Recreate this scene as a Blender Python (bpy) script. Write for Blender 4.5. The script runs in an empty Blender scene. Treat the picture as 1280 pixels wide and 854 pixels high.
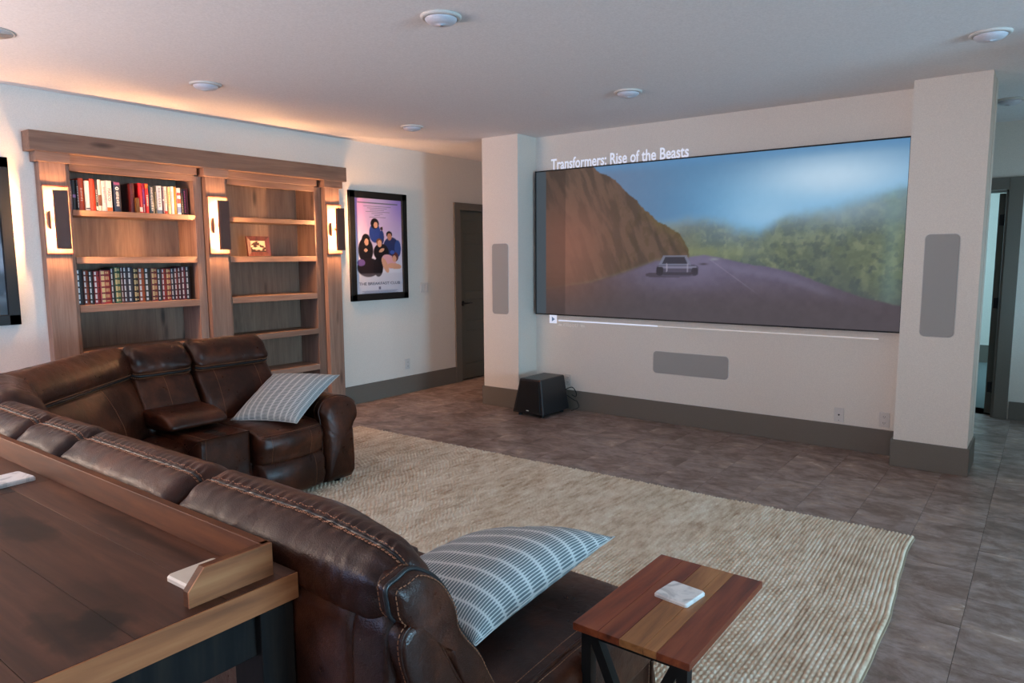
import bpy, bmesh, math, random
import numpy as np
from mathutils import Vector, Matrix, noise
random.seed(7); rng = np.random.RandomState(5)
S = bpy.context.scene; COL = S.collection
PI = math.pi

# ------------------------------------------------------------------ camera, world, light, exposure
cd = bpy.data.cameras.new('camera'); cam = bpy.data.objects.new('camera', cd); COL.objects.link(cam); S.camera = cam
cd.sensor_width = 36; cd.lens = 883.12/1280*36; cd.clip_start = .05
_a, _p, _r = math.radians(37.1928), math.radians(6.8), math.radians(-.3579)
_fw = Vector((-math.sin(_a)*math.cos(_p), math.cos(_a)*math.cos(_p), -math.sin(_p)))
_rt = Vector((math.cos(_a), math.sin(_a), 0)); _up = _rt.cross(_fw)
_R = math.cos(_r)*_rt + math.sin(_r)*_up; _U = -math.sin(_r)*_rt + math.cos(_r)*_up
M = Matrix((_R, _U, -_fw)).transposed().to_4x4(); M.translation = Vector((5.7941, -6.0017, 1.5411)); cam.matrix_world = M

w = bpy.data.worlds.new('world'); S.world = w; w.use_nodes = True
w.node_tree.nodes['Background'].inputs[0].default_value = (.55, .72, .95, 1); w.node_tree.nodes['Background'].inputs[1].default_value = 1.0
S.view_settings.view_transform = 'Standard'; S.view_settings.look = 'None'; S.view_settings.exposure = 0; S.view_settings.gamma = 1
S.view_settings.use_curve_mapping = False
try: S.cycles.use_denoising = True; S.cycles.max_bounces = 8; S.cycles.diffuse_bounces = 5; S.cycles.sample_clamp_indirect = 4
except Exception: pass

def area(name, loc, rot, sx, sy, power, color):
    l = bpy.data.lights.new(name, 'AREA'); l.shape = 'RECTANGLE'; l.size = sx; l.size_y = sy; l.energy = power; l.color = color
    o = bpy.data.objects.new(name, l); o.location = loc; o.rotation_euler = rot; COL.objects.link(o); return o
# daylight entering the glass doors of the right wall, the rear windows and the room behind the hall
area('daylight_right', (12.9, -3.2, 1.2), (0, math.radians(105), 0), 2.1, 2.4, 640, (.38, .72, 1.0))
area('daylight_rear', (2.0, -8.42, 1.25), (math.radians(90), 0, 0), 3.0, 2.0, 95, (.30, .50, 1.0))
area('daylight_rear_right', (6.8, -8.42, 1.2), (math.radians(90), 0, 0), 2.4, 2.0, 14, (.6, .7, 1.0))
area('fill_left_rear', (.1, -6.9, 1.4), (0, math.radians(-118), 0), 1.5, 1.6, 205, (1.0, .76, .60))  # added warm fill lamp, out of view, to brighten ceiling and table tops
area('daylight_hall', (6.55, 1.05, 1.35), (0, math.radians(90), 0), 1.2, 1.0, 9, (.40, .76, 1.0))
area('daylight_far_room', (3.3, 4.6, 1.5), (0, math.radians(-90), 0), 1.4, 1.6, 66, (.42, .78, 1.0))

# ------------------------------------------------------------------ helpers
def lin(r, g, b):
    f = lambda c: ((c/255+.055)/1.055)**2.4 if c > 10 else c/255/12.92
    return (f(r), f(g), f(b), 1)
def link(o, parent=None):
    COL.objects.link(o)
    if parent is not None: o.parent = parent
    return o
def mesh_obj(name, me, mat=None, parent=None, smooth=False):
    if mat is not None:
        me.materials.clear(); me.materials.append(mat)
    if smooth and len(me.polygons): me.polygons.foreach_set('use_smooth', [True]*len(me.polygons))
    o = bpy.data.objects.new(name, me); return link(o, parent)
def obj(name, bm, mat, parent=None, smooth=False):
    me = bpy.data.meshes.new(name); bmesh.ops.recalc_face_normals(bm, faces=bm.faces); bm.to_mesh(me); bm.free()
    return mesh_obj(name, me, mat, parent, smooth)
def empty(name, loc=(0, 0, 0)):
    o = bpy.data.objects.new(name, None); o.location = loc; o.empty_display_size = .1; return link(o)
def tag(o, label, cat, group=None):
    o['label'] = label; o['category'] = cat
    if group: o['group'] = group
    return o
def structure(o): o['kind'] = 'structure'; return o
def bx(bm, x0, x1, y0, y1, z0, z1, bev=0, seg=2):
    b = bmesh.new(); bmesh.ops.create_cube(b, size=1)
    for v in b.verts: v.co = Vector(((x0+x1)/2+v.co.x*(x1-x0), (y0+y1)/2+v.co.y*(y1-y0), (z0+z1)/2+v.co.z*(z1-z0)))
    if bev: bmesh.ops.bevel(b, geom=list(b.edges), offset=bev, segments=seg, affect='EDGES', profile=.5)
    t = bpy.data.meshes.new('t'); b.to_mesh(t); b.free(); bm.from_mesh(t); bpy.data.meshes.remove(t)
def box(name, x0, x1, y0, y1, z0, z1, mat, parent=None, bev=0, seg=2, smooth=False):
    bm = bmesh.new(); bx(bm, x0, x1, y0, y1, z0, z1, bev, seg); return obj(name, bm, mat, parent, smooth)
def rel(o):
    """make a child keep its world place under an Empty that has a location"""
    if o.parent is not None: o.matrix_parent_inverse = Matrix.Translation(-o.parent.location)
    return o
def add_ring_surface(bm, rings, cap=True, closed=True):
    vs = [[bm.verts.new(p) for p in r] for r in rings]; n = len(rings[0])
    for i in range(len(rings)-1):
        for k in range(n if closed else n-1):
            k2 = (k+1) % n
            try: bm.faces.new((vs[i][k], vs[i][k2], vs[i+1][k2], vs[i+1][k]))
            except ValueError: pass
    if cap and closed:
        for r, R_ in ((vs[0], rings[0]), (vs[-1], rings[-1])):
            c = sum((Vector(p) for p in R_), Vector())/n; cv = bm.verts.new(c)
            for k in range(n): bm.faces.new((r[k], r[(k+1) % n], cv))
def tube(bm, pts, r, n=8, closed=False):
    pts = [Vector(p) for p in pts]; rings = []; prev = None
    for i, p in enumerate(pts):
        t = (pts[min(i+1, len(pts)-1)]-pts[max(i-1, 0)])
        if t.length < 1e-9: t = Vector((0, 0, 1))
        t.normalize()
        a = prev if prev is not None else (Vector((0, 0, 1)) if abs(t.z) < .9 else Vector((1, 0, 0)))
        u = (a-t*a.dot(t)); u.normalize(); v = t.cross(u); prev = u
        rings.append([p+(u*math.cos(2*PI*k/n)+v*math.sin(2*PI*k/n))*r for k in range(n)])
    add_ring_surface(bm, rings)
def lathe(bm, prof, c, n=32, axis='z'):
    rings = []
    for r, h in prof:
        ring = []
        for k in range(n):
            a = 2*PI*k/n; x, y = r*math.cos(a), r*math.sin(a)
            ring.append(Vector(c)+(Vector((x, y, h)) if axis == 'z' else Vector((x, -h, y)) if axis == 'y' else Vector((h, x, y))))
        rings.append(ring)
    add_ring_surface(bm, rings)
def catmull(pts, n, closed=True):
    P = [Vector((*p, 0)) if len(p) == 2 else Vector(p) for p in pts]; m = len(P); out = []
    segs = m if closed else m-1
    for i in range(n):
        t = i*segs/n if closed else i*segs/(n-1); j = min(int(t), segs-1); u = t-j
        g = (lambda q: P[q % m]) if closed else (lambda q: P[max(0, min(m-1, q))])
        a, b, c, d = g(j-1), g(j), g(j+1), g(j+2)
        out.append(.5*((2*b)+(c-a)*u+(2*a-5*b+4*c-d)*u*u+(3*b-a-3*c+d)*u**3))
    return out
def stitch(bm, path, step=.011, ln=.007, r=.0011, lift=0):
    path = [Vector(p) for p in path]; d = 0; nxt = 0
    for i in range(len(path)-1):
        a, b = path[i], path[i+1]; L = (b-a).length
        if L < 1e-6: continue
        t = (b-a)/L
        while nxt <= d+L:
            p = a+t*(nxt-d); q = p+t*ln
            tube(bm, [p, q], r, 4); nxt += step
        d += L

# ------------------------------------------------------------------ materials
def nodes(name, rough=.5, col=None, spec=.5, metal=0):
    m = bpy.data.materials.new(name); m.use_nodes = True; nt = m.node_tree; b = nt.nodes['Principled BSDF']
    b.inputs['Roughness'].default_value = rough; b.inputs['Metallic'].default_value = metal
    b.inputs['Specular IOR Level'].default_value = spec
    if col: b.inputs['Base Color'].default_value = col
    return m, nt, b
def N(nt, t, **k):
    n = nt.nodes.new(t)
    for a, v in k.items():
        if a in n.inputs: n.inputs[a].default_value = v
        else: setattr(n, a, v)
    return n
def ramp(nt, stops):
    r = nt.nodes.new('ShaderNodeValToRGB'); e = r.color_ramp.elements
    while len(e) > 1: e.remove(e[-1])
    e[0].position = stops[0][0]; e[0].color = stops[0][1]
    for p, c in stops[1:]:
        x = e.new(p); x.color = c
    return r
def bump(nt, b, h, strength, dist):
    n = N(nt, 'ShaderNodeBump'); n.inputs['Strength'].default_value = strength; n.inputs['Distance'].default_value = dist
    nt.links.new(h, n.inputs['Height'])
    if b.inputs['Normal'].links: nt.links.new(b.inputs['Normal'].links[0].from_socket, n.inputs['Normal'])
    nt.links.new(n.outputs[0], b.inputs['Normal'])
def mapping(nt, scale, coord='Object', rnd=True, rot=(0, 0, 0)):
    tc = N(nt, 'ShaderNodeTexCoord'); mp = N(nt, 'ShaderNodeMapping'); mp.inputs['Scale'].default_value = scale; mp.inputs['Rotation'].default_value = rot
    nt.links.new(tc.outputs[coord], mp.inputs['Vector'])
    if rnd:
        oi = N(nt, 'ShaderNodeObjectInfo'); v = N(nt, 'ShaderNodeVectorMath', operation='SCALE'); v.inputs[0].default_value = (13, 7, 19)
        nt.links.new(oi.outputs['Random'], v.inputs['Scale']); nt.links.new(v.outputs[0], mp.inputs['Location'])
    return mp
def plain(name, col, rough=.5, spec=.5, metal=0, bumpy=0, scale=200):
    m, nt, b = nodes(name, rough, col, spec, metal)
    mp = mapping(nt, (1, 1, 1)); n = N(nt, 'ShaderNodeTexNoise', Scale=scale, Detail=4.0); nt.links.new(mp.outputs[0], n.inputs['Vector'])
    r = ramp(nt, [(.3, tuple(c*.93 for c in col[:3])+(1,)), (.7, tuple(min(1, c*1.05) for c in col[:3])+(1,))])
    nt.links.new(n.outputs[0], r.inputs[0]); nt.links.new(r.outputs[0], b.inputs['Base Color'])
    if bumpy: bump(nt, b, n.outputs[0], bumpy, .002)
    return m
def wood(name, dark, mid, light, axis='y', rough=.5, grain=60, knots=True, spec=.4, vary=.25):
    m, nt, b = nodes(name, rough, mid, spec)
    st = {'x': (1.3, 14, 14), 'y': (14, 1.3, 14), 'z': (14, 14, 1.3)}[axis]
    mp = mapping(nt, st); n1 = N(nt, 'ShaderNodeTexNoise', Scale=1.0, Detail=8.0, Roughness=.6, Distortion=1.2); nt.links.new(mp.outputs[0], n1.inputs['Vector'])
    k = {'x': (grain*.04, grain, grain), 'y': (grain, grain*.04, grain), 'z': (grain, grain, grain*.04)}[axis]
    mp2 = mapping(nt, k); n2 = N(nt, 'ShaderNodeTexNoise', Scale=1.0, Detail=4.0); nt.links.new(mp2.outputs[0], n2.inputs['Vector'])
    mx = N(nt, 'ShaderNodeMath', operation='MULTIPLY_ADD'); mx.inputs[1].default_value = .34; nt.links.new(n2.outputs[0], mx.inputs[0])
    ml = N(nt, 'ShaderNodeMath', operation='MULTIPLY'); ml.inputs[1].default_value = .66; nt.links.new(n1.outputs[0], ml.inputs[0]); nt.links.new(ml.outputs[0], mx.inputs[2])
    r = ramp(nt, [(.30, dark), (.50, mid), (.70, light)]); nt.links.new(mx.outputs[0], r.inputs[0])
    last = r.outputs[0]
    if knots:
        ks = {'x': (1.2, 5, 5), 'y': (5, 1.2, 5), 'z': (5, 5, 1.2)}[axis]
        mp3 = mapping(nt, tuple(q*1.3 for q in ks)); v = N(nt, 'ShaderNodeTexVoronoi', Scale=1.0); nt.links.new(mp3.outputs[0], v.inputs['Vector'])
        kr = ramp(nt, [(0, (1, 1, 1, 1)), (.07, (.8, .8, .8, 1)), (.17, (0, 0, 0, 1))]); nt.links.new(v.outputs['Distance'], kr.inputs[0])
        mc = N(nt, 'ShaderNodeMix', data_type='RGBA'); nt.links.new(kr.outputs[0], mc.inputs[0]); nt.links.new(last, mc.inputs[6])
        mc.inputs[7].default_value = tuple(c*.35 for c in dark[:3])+(1,); last = mc.outputs[2]
    oi = N(nt, 'ShaderNodeObjectInfo'); hs = N(nt, 'ShaderNodeHueSaturation'); mr = N(nt, 'ShaderNodeMapRange'); mr.inputs[3].default_value = 1-vary; mr.inputs[4].default_value = 1+vary
    nt.links.new(oi.outputs['Random'], mr.inputs[0]); nt.links.new(mr.outputs[0], hs.inputs['Value']); nt.links.new(last, hs.inputs['Color'])
    nt.links.new(hs.outputs[0], b.inputs['Base Color']); bump(nt, b, mx.outputs[0], .25, .002)
    return m
def emit(name, col, s):
    m = bpy.data.materials.new(name); m.use_nodes = True; nt = m.node_tree; nt.nodes.clear()
    e = N(nt, 'ShaderNodeEmission'); e.inputs[0].default_value = col; e.inputs[1].default_value = s
    o = N(nt, 'ShaderNodeOutputMaterial'); nt.links.new(e.outputs[0], o.inputs[0]); return m
def vcol(name, emission, rough=.6, base=None):
    m, nt, b = nodes(name, rough, base or (.03, .03, .03, 1), .3)
    a = N(nt, 'ShaderNodeVertexColor'); a.layer_name = 'Col'
    if emission: nt.links.new(a.outputs[0], b.inputs['Emission Color']); b.inputs['Emission Strength'].default_value = emission
    else: nt.links.new(a.outputs[0], b.inputs['Base Color'])
    return m

m_paint = plain('wall_paint', lin(232, 224, 212), .75, .3, bumpy=.06, scale=180)
m_ceil = plain('ceiling_paint', lin(236, 232, 230), .9, .2, bumpy=.25, scale=90)
m_trim = plain('taupe_trim_paint', lin(112, 105, 95), .5, .4, bumpy=.05)
m_door = plain('olive_grey_door_paint', lin(92, 90, 78), .45, .4)
m_black = plain('black_metal', (.009, .009, .009, 1), .45, .28, bumpy=.05)
m_blackplastic = plain('black_vinyl', (.012, .013, .015, 1), .38, .5, bumpy=.15, scale=400)
m_white = plain('white_plastic', lin(215, 210, 203), .4, .5)
m_grille = plain('speaker_grille_grey', lin(166, 165, 160), .7, .3, bumpy=.4, scale=900)
m_slot = plain('dark_slot', (.02, .02, .02, 1), .6)
m_lens = plain('frosted_lens', lin(205, 205, 212), .35, .5)
m_case = wood('alder_bookcase', lin(112, 86, 72), lin(138, 108, 90), lin(156, 126, 106), 'z', .55, 90)
m_caseh = wood('alder_boards_horizontal', lin(112, 86, 72), lin(138, 108, 90), lin(156, 126, 106), 'y', .55, 90)
m_back = wood('alder_back_panel', lin(100, 78, 64), lin(124, 98, 80), lin(142, 116, 96), 'z', .6, 110, knots=True, vary=.05)
m_top = wood('rustic_dark_table_top', lin(44, 27, 20), lin(78, 48, 35), lin(104, 66, 47), 'x', .42, 40, True, .16, .16)
def knots(m, spots):
    nt = m.node_tree; b = nt.nodes['Principled BSDF']; last = b.inputs['Base Color'].links[0].from_socket
    tc = N(nt, 'ShaderNodeTexCoord'); nz = N(nt, 'ShaderNodeTexNoise', Scale=16.0, Detail=6.0); nt.links.new(tc.outputs['Object'], nz.inputs['Vector'])
    ds = N(nt, 'ShaderNodeVectorMath', operation='MULTIPLY_ADD'); ds.inputs[1].default_value = (.09, .07, 0); nt.links.new(nz.outputs['Color'], ds.inputs[0]); nt.links.new(tc.outputs['Object'], ds.inputs[2])
    for (x, y, sx_, sy_, k) in spots:
        mp = N(nt, 'ShaderNodeMapping'); mp.vector_type = 'POINT'; mp.inputs['Location'].default_value = (-(x+.045)/sx_, -(y+.035)/sy_, 0); mp.inputs['Scale'].default_value = (1/sx_, 1/sy_, 0); nt.links.new(ds.outputs[0], mp.inputs['Vector'])
        ln_ = N(nt, 'ShaderNodeVectorMath', operation='LENGTH'); nt.links.new(mp.outputs[0], ln_.inputs[0]); r = ramp(nt, [(.40, (k,)*3+(1,)), (.70, (k*.8,)*3+(1,)), (.85, (k*.35,)*3+(1,)), (1.0, (0, 0, 0, 1))]); nt.links.new(ln_.outputs['Value'], r.inputs[0])
        mc = N(nt, 'ShaderNodeMix', data_type='RGBA'); nt.links.new(r.outputs[0], mc.inputs[0]); nt.links.new(last, mc.inputs[6]); mc.inputs[7].default_value = lin(12, 8, 6); last = mc.outputs[2]
    nt.links.new(last, b.inputs['Base Color'])
knots(m_top, [(4.492, -5.500, .085, .055, 1.0), (4.50, -5.50, .045, .03, 1.0), (4.40, -5.48, .16, .09, .45), (3.88, -5.407, .15, .05, .75), (3.75, -5.42, .10, .035, .5), (4.05, -5.26, .20, .035, .4), (4.47, -5.56, .12, .04, .6)])
m_rail = wood('amber_brown_rail', lin(54, 28, 14), lin(92, 50, 26), lin(118, 68, 36), 'x', .55, 40, True, .15, .05)
m_edge = wood('raw_sawn_wood_edge', lin(100, 56, 30), lin(152, 92, 54), lin(182, 122, 78), 'y', .65, 45, True, .3, .15)
m_acacia1 = wood('acacia_red', lin(66, 28, 16), lin(124, 58, 32), lin(160, 88, 50), 'y', .38, 55, False, .5, .12)
m_acacia2 = wood('acacia_gold', lin(100, 58, 30), lin(160, 106, 60), lin(190, 136, 84), 'y', .38, 55, False, .5, .1)
m_bookend = wood('bookend_wood', lin(80, 50, 20), lin(120, 80, 30), lin(140, 95, 40), 'z', .5, 60, False)
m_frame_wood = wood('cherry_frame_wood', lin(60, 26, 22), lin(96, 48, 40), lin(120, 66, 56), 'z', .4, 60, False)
m_iron = wood('blackened_steel', (.004, .004, .004, 1), (.011, .010, .010, 1), (.030, .022, .016, 1), 'z', .6, 30, False, .10, .1)

# leather
def leather():
    m, nt, b = nodes('dark_brown_leather', .36, spec=.30)
    mp = mapping(nt, (1, 1, 1), rnd=False)
    n = N(nt, 'ShaderNodeTexNoise', Scale=4.5, Detail=7.0, Roughness=.62); nt.links.new(mp.outputs[0], n.inputs['Vector'])
    r = ramp(nt, [(.30, lin(30, 13, 8)), (.50, lin(52, 25, 15)), (.66, lin(82, 42, 25)), (.82, lin(112, 62, 40))]); nt.links.new(n.outputs[0], r.inputs[0])
    nt.links.new(r.outputs[0], b.inputs['Base Color'])
    v = N(nt, 'ShaderNodeTexVoronoi', Scale=330.0); nt.links.new(mp.outputs[0], v.inputs['Vector'])
    bump(nt, b, v.outputs['Distance'], .22, .0018)
    n2 = N(nt, 'ShaderNodeTexNoise', Scale=26.0, Detail=5.0, Distortion=.6); nt.links.new(mp.outputs[0], n2.inputs['Vector'])
    bump(nt, b, n2.outputs[0], .30, .006)
    rr = ramp(nt, [(.3, (.27,)*3+(1,)), (.7, (.40,)*3+(1,))]); nt.links.new(n2.outputs[0], rr.inputs[0]); nt.links.new(rr.outputs[0], b.inputs['Roughness'])
    return m
m_leather = leather()
m_stitch = plain('tan_thread', lin(150, 100, 70), .7)
m_zip = plain('black_piping', (.010, .012, .014, 1), .35)

# floor tile stone
def stone():
    m, nt, b = nodes('slate_look_tile', .42, spec=.4)
    mp = mapping(nt, (1.0, 1.4, 1)); n = N(nt, 'ShaderNodeTexNoise', Scale=3.4, Detail=12.0, Roughness=.70, Distortion=.7); nt.links.new(mp.outputs[0], n.inputs['Vector'])
    r = ramp(nt, [(.30, lin(80, 66, 57)), (.44, lin(106, 91, 82)), (.53, lin(124, 111, 104)), (.61, lin(134, 117, 104)), (.74, lin(176, 168, 160))]); nt.links.new(n.outputs[0], r.inputs[0])
    mp2 = mapping(nt, (1, 1.6, 1)); n2 = N(nt, 'ShaderNodeTexNoise', Scale=9.0, Detail=8.0, Roughness=.7); nt.links.new(mp2.outputs[0], n2.inputs['Vector'])
    r2 = ramp(nt, [(.35, lin(128, 104, 90)), (.65, lin(200, 200, 208))]); nt.links.new(n2.outputs[0], r2.inputs[0])
    mx = N(nt, 'ShaderNodeMix', data_type='RGBA', blend_type='MULTIPLY'); mx.inputs[0].default_value = .75
    nt.links.new(r.outputs[0], mx.inputs[6]); nt.links.new(r2.outputs[0], mx.inputs[7])
    hs = N(nt, 'ShaderNodeHueSaturation', Value=2.7); nt.links.new(mx.outputs[2], hs.inputs['Color']); nt.links.new(hs.outputs[0], b.inputs['Base Color'])
    bump(nt, b, n.outputs[0], .35, .004); bump(nt, b, n2.outputs[0], .25, .002)
    return m
m_stone = stone()
m_grout = plain('dark_tile_joint', lin(84, 72, 64), .8)
m_carpet = plain('grey_carpet', lin(120, 128, 126), .95, .1, bumpy=.6, scale=300)

# rug wool, marble, pillow
def rugmat():
    m, nt, b = nodes('cream_braided_wool', .95, spec=.1)
    mp = mapping(nt, (1, .35, 1), rnd=False); n = N(nt, 'ShaderNodeTexNoise', Scale=7.0, Detail=6.0, Roughness=.7); nt.links.new(mp.outputs[0], n.inputs['Vector'])
    mp2 = mapping(nt, (36, 9, 1), rnd=False); n2 = N(nt, 'ShaderNodeTexNoise', Scale=1.0, Detail=3.0); nt.links.new(mp2.outputs[0], n2.inputs['Vector'])
    ad = N(nt, 'ShaderNodeMath', operation='ADD'); nt.links.new(n.outputs[0], ad.inputs[0]); nt.links.new(n2.outputs[0], ad.inputs[1])
    hf = N(nt, 'ShaderNodeMath', operation='MULTIPLY'); hf.inputs[1].default_value = .5; nt.links.new(ad.outputs[0], hf.inputs[0])
    r = ramp(nt, [(.34, lin(186, 154, 126)), (.5, lin(224, 202, 176)), (.64, lin(242, 228, 208))]); nt.links.new(hf.outputs[0], r.inputs[0]); nt.links.new(r.outputs[0], b.inputs['Base Color'])
    n3 = N(nt, 'ShaderNodeTexNoise', Scale=260.0, Detail=2.0); nt.links.new(mp.outputs[0], n3.inputs['Vector']); bump(nt, b, n3.outputs[0], .4, .003)
    return m
m_rug = rugmat()
def marble():
    m, nt, b = nodes('white_marble', .3, spec=.5)
    mp = mapping(nt, (1, 1, 1)); n = N(nt, 'ShaderNodeTexNoise', Scale=14.0, Detail=8.0, Distortion=1.5); nt.links.new(mp.outputs[0], n.inputs['Vector'])
    r = ramp(nt, [(.38, lin(196, 196, 194)), (.48, lin(232, 230, 226)), (.7, lin(242, 240, 236))]); nt.links.new(n.outputs[0], r.inputs[0]); nt.links.new(r.outputs[0], b.inputs['Base Color'])
    return m
m_marble = marble()
m_travert = plain('cream_stone', lin(215, 202, 182), .5, .4, scale=30)
def fabric(rows, dashes):
    m, nt, b = nodes('striped_pillow_fabric', .9, spec=.15)
    tc = N(nt, 'ShaderNodeTexCoord'); sx = N(nt, 'ShaderNodeSeparateXYZ'); nt.links.new(tc.outputs['UV'], sx.inputs[0])
    def mth(op, a, bb=None, c=None):
        n = N(nt, 'ShaderNodeMath', operation=op)
        for i, v in enumerate((a, bb, c)):
            if v is None: continue
            if isinstance(v, (int, float)): n.inputs[i].default_value = v
            else: nt.links.new(v, n.inputs[i])
        return n.outputs[0]
    u = mth('MULTIPLY', sx.outputs[0], rows); fu = mth('FRACT', u); row = mth('FLOOR', u)
    v0 = mth('MULTIPLY', sx.outputs[1], dashes); v = mth('MULTIPLY_ADD', row, .37, v0); fv = mth('FRACT', v)
    du = mth('ABSOLUTE', mth('SUBTRACT', fu, .5)); dv = mth('ABSOLUTE', mth('SUBTRACT', fv, .5))
    width = mth('MULTIPLY', mth('SQRT', mth('MAXIMUM', mth('SUBTRACT', 1.0, mth('POWER', mth('MULTIPLY', du, 2.2), 3.0)), 0.0)), .33)
    mask = mth('LESS_THAN', dv, width)
    mc = N(nt, 'ShaderNodeMix', data_type='RGBA'); nt.links.new(mask, mc.inputs[0]); mc.inputs[6].default_value = lin(200, 202, 200); mc.inputs[7].default_value = lin(106, 116, 120)
    nt.links.new(mc.outputs[2], b.inputs['Base Color'])
    n = N(nt, 'ShaderNodeTexNoise', Scale=500.0); nt.links.new(tc.outputs['Object'], n.inputs['Vector']); bump(nt, b, n.outputs[0], .25, .001)
    return m
m_fab = fabric(12.0, 56.0); m_fab2 = fabric(13.0, 62.0)

# ------------------------------------------------------------------ setting
H = 2.74
def slab(name, *boxes, mat=m_paint, bev=0):
    bm = bmesh.new()
    for b_ in boxes: bx(bm, *b_, bev)
    return structure(obj(name, bm, mat))
slab('ceiling', (-.5, 13.2, -9.2, 7.2, H, H+.1), mat=m_ceil)
slab('wall_left', (-.4, 0, -9.2, -7.7, 0, H), (-.4, 0, -7.7, -6.1, 0, .6), (-.4, 0, -7.7, -6.1, 2.2, H), (-.4, 0, -6.1, -3.955, 0, H), (-.4, 0, -1.315, .575, 0, H), (-.4, 0, -3.955, -1.315, 2.30, H), (-.4, 0, .575, 1.45, 2.13, H), (-.4, 0, 1.45, 2.6, 0, H), (-.4, -.34, -3.955, -1.315, 0, 2.3), (-.4, -.1, .575, 1.45, 0, 2.13))
slab('wall_screen', (1.11, 5.42, 0, .18, 0, H))
slab('wall_column_left', (1.1085, 1.5605, -.3132, 0, 0, H))
slab('wall_column_right', (4.958, 5.4167, -.273, 0, 0, H))
slab('wall_hall_left_end', (-.4, 1.3, 2.5, 2.6, 0, H))
slab('wall_hall', (1.3, 4.62, 2.0, 2.12, 0, H), (4.62, 5.45, 2.0, 2.12, 2.125, H), (5.45, 13.2, 2.0, 2.12, 0, H))
# right wall with a wide glazed door opening
slab('wall_right', (13.0, 13.15, -9.2, -4.3, 0, H), (13.0, 13.15, -1.8, 2.1, 0, H), (13.0, 13.15, -4.3, -1.8, 2.3, H))
slab('wall_hall_right', (6.6, 6.75, -1.35, .5, 0, H), (6.6, 6.75, 1.6, 2.0, 0, H), (6.6, 6.75, .5, 1.6, 0, .7), (6.6, 6.75, .5, 1.6, 2.0, H)); slab('wall_rear', (-.4, .5, -8.65, -8.5, 0, H), (.5, 3.5, -8.65, -8.5, 0, .2), (.5, 3.5, -8.65, -8.5, 2.3, H), (3.5, 5.6, -8.65, -8.5, 0, H),
     (5.6, 8.0, -8.65, -8.5, 0, .15), (5.6, 8.0, -8.65, -8.5, 2.25, H), (8.0, 13.2, -8.65, -8.5, 0, H))
slab('wall_far_room', (3.0, 8.0, 6.1, 6.2, 0, H), (3.0, 3.1, 2.12, 6.2, 0, H), (8.0, 8.1, 2.12, 6.2, 0, H))
slab('floor_far_room', (3.0, 8.1, 2.12, 6.2, -.05, .0), mat=m_carpet)
slab('baseboard_far_room', (3.1, 8.0, 6.08, 6.1, 0, .25), mat=m_trim)

def baseb(name, *boxes): return slab(name, *boxes, mat=m_trim, bev=.003)
B = .1976; T = .016
baseb('baseboard_left', (0, T, -1.295, .475, 0, B)); baseb('baseboard_left_near', (0, T, -9.0, -3.965, 0, B))
baseb('baseboard_left_hall', (0, T, 1.56, 2.5, 0, B))
baseb('baseboard_screen', (1.5605+T, 4.958-T, -T, 0, 0, B))
def wrap(x0, x1, y0, y1): return [(x0-T, x1+T, y0-T, y0, 0, B), (x0-T, x0, y0, y1, 0, B), (x1, x1+T, y0, y1, 0, B)]
baseb('baseboard_column_left', *wrap(1.1085, 1.5605, -.3132, 0)); baseb('baseboard_column_right', *wrap(4.958, 5.4167, -.273, .18))
baseb('baseboard_hall', (5.57, 13.0, 2-T, 2, 0, .17)); baseb('baseboard_right', (13-T, 13, -1.8, 2.0, 0, B))
baseb('baseboard_rear', (0, 13, -8.5, -8.5+T, 0, .15))

# door in the left wall (four horizontal panels)
d = structure(box('door_1', -.075, -.04, .585, 1.44, .012, 2.115, m_door, None, .003))
st = .115; zs = [(.2, .62), (.74, 1.02), (1.12, 1.38), (1.48, 1.72), (1.83, 2.0)]
bm = bmesh.new()
bx(bm, -.04, -.028, .585, .585+st, .012, 2.115, .003); bx(bm, -.04, -.028, 1.44-st, 1.44, .012, 2.115, .003)
edges = [.012]+[v for z in zs for v in z]+[2.115]
for i in range(0, len(edges), 2): bx(bm, -.04, -.028, .585+st-.001, 1.44-st+.001, edges[i], edges[i+1], .003)
obj('door_rails', bm, m_door, d)
bm = bmesh.new(); lathe(bm, [(.0, 0), (.033, 0), (.033, .006), (.026, .012), (.011, .016), (.011, .05), (0, .052)], (-.028, .66, .972), 20, 'x')
tube(bm, [(.017, .66, .972), (.022, .70, .974), (.022, .78, .974)], .009, 8); o = obj('door_handle', bm, m_black, d, True); o['label'] = 'black lever handle'
slab('trim_1', (-.03, .02, .475, .583, 0, 2.205), (-.03, .02, 1.442, 1.55, 0, 2.205), (-.03, .02, .583, 1.442, 2.118, 2.205), mat=m_trim, bev=.003)
# doorway at the far right with an open door leaf
slab('trim_2', (5.45, 5.56, 1.98, 2.0, 0, 2.24), (4.5, 4.62, 1.98, 2.0, 0, 2.24), (4.62, 5.45, 1.98, 2.0, 2.13, 2.24), (5.43, 5.45, 2.0, 2.12, 0, 2.13), (4.62, 4.64, 2.0, 2.12, 0, 2.13), (4.62, 5.45, 2.0, 2.12, 2.11, 2.13), mat=m_trim, bev=.003)
d2 = structure(box('door_2', 5.372, 5.428, 2.125, 2.93, .012, 2.105, m_door, None, .003))
for z in (.27, 1.08, 1.86):
    bm = bmesh.new(); bx(bm, 5.385, 5.43, 2.119, 2.126, z-.05, z+.05, .001); tube(bm, [(5.425, 2.114, z-.055), (5.425, 2.114, z+.055)], .008, 10); obj('door_hinge', bm, m_black, d2)
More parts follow.
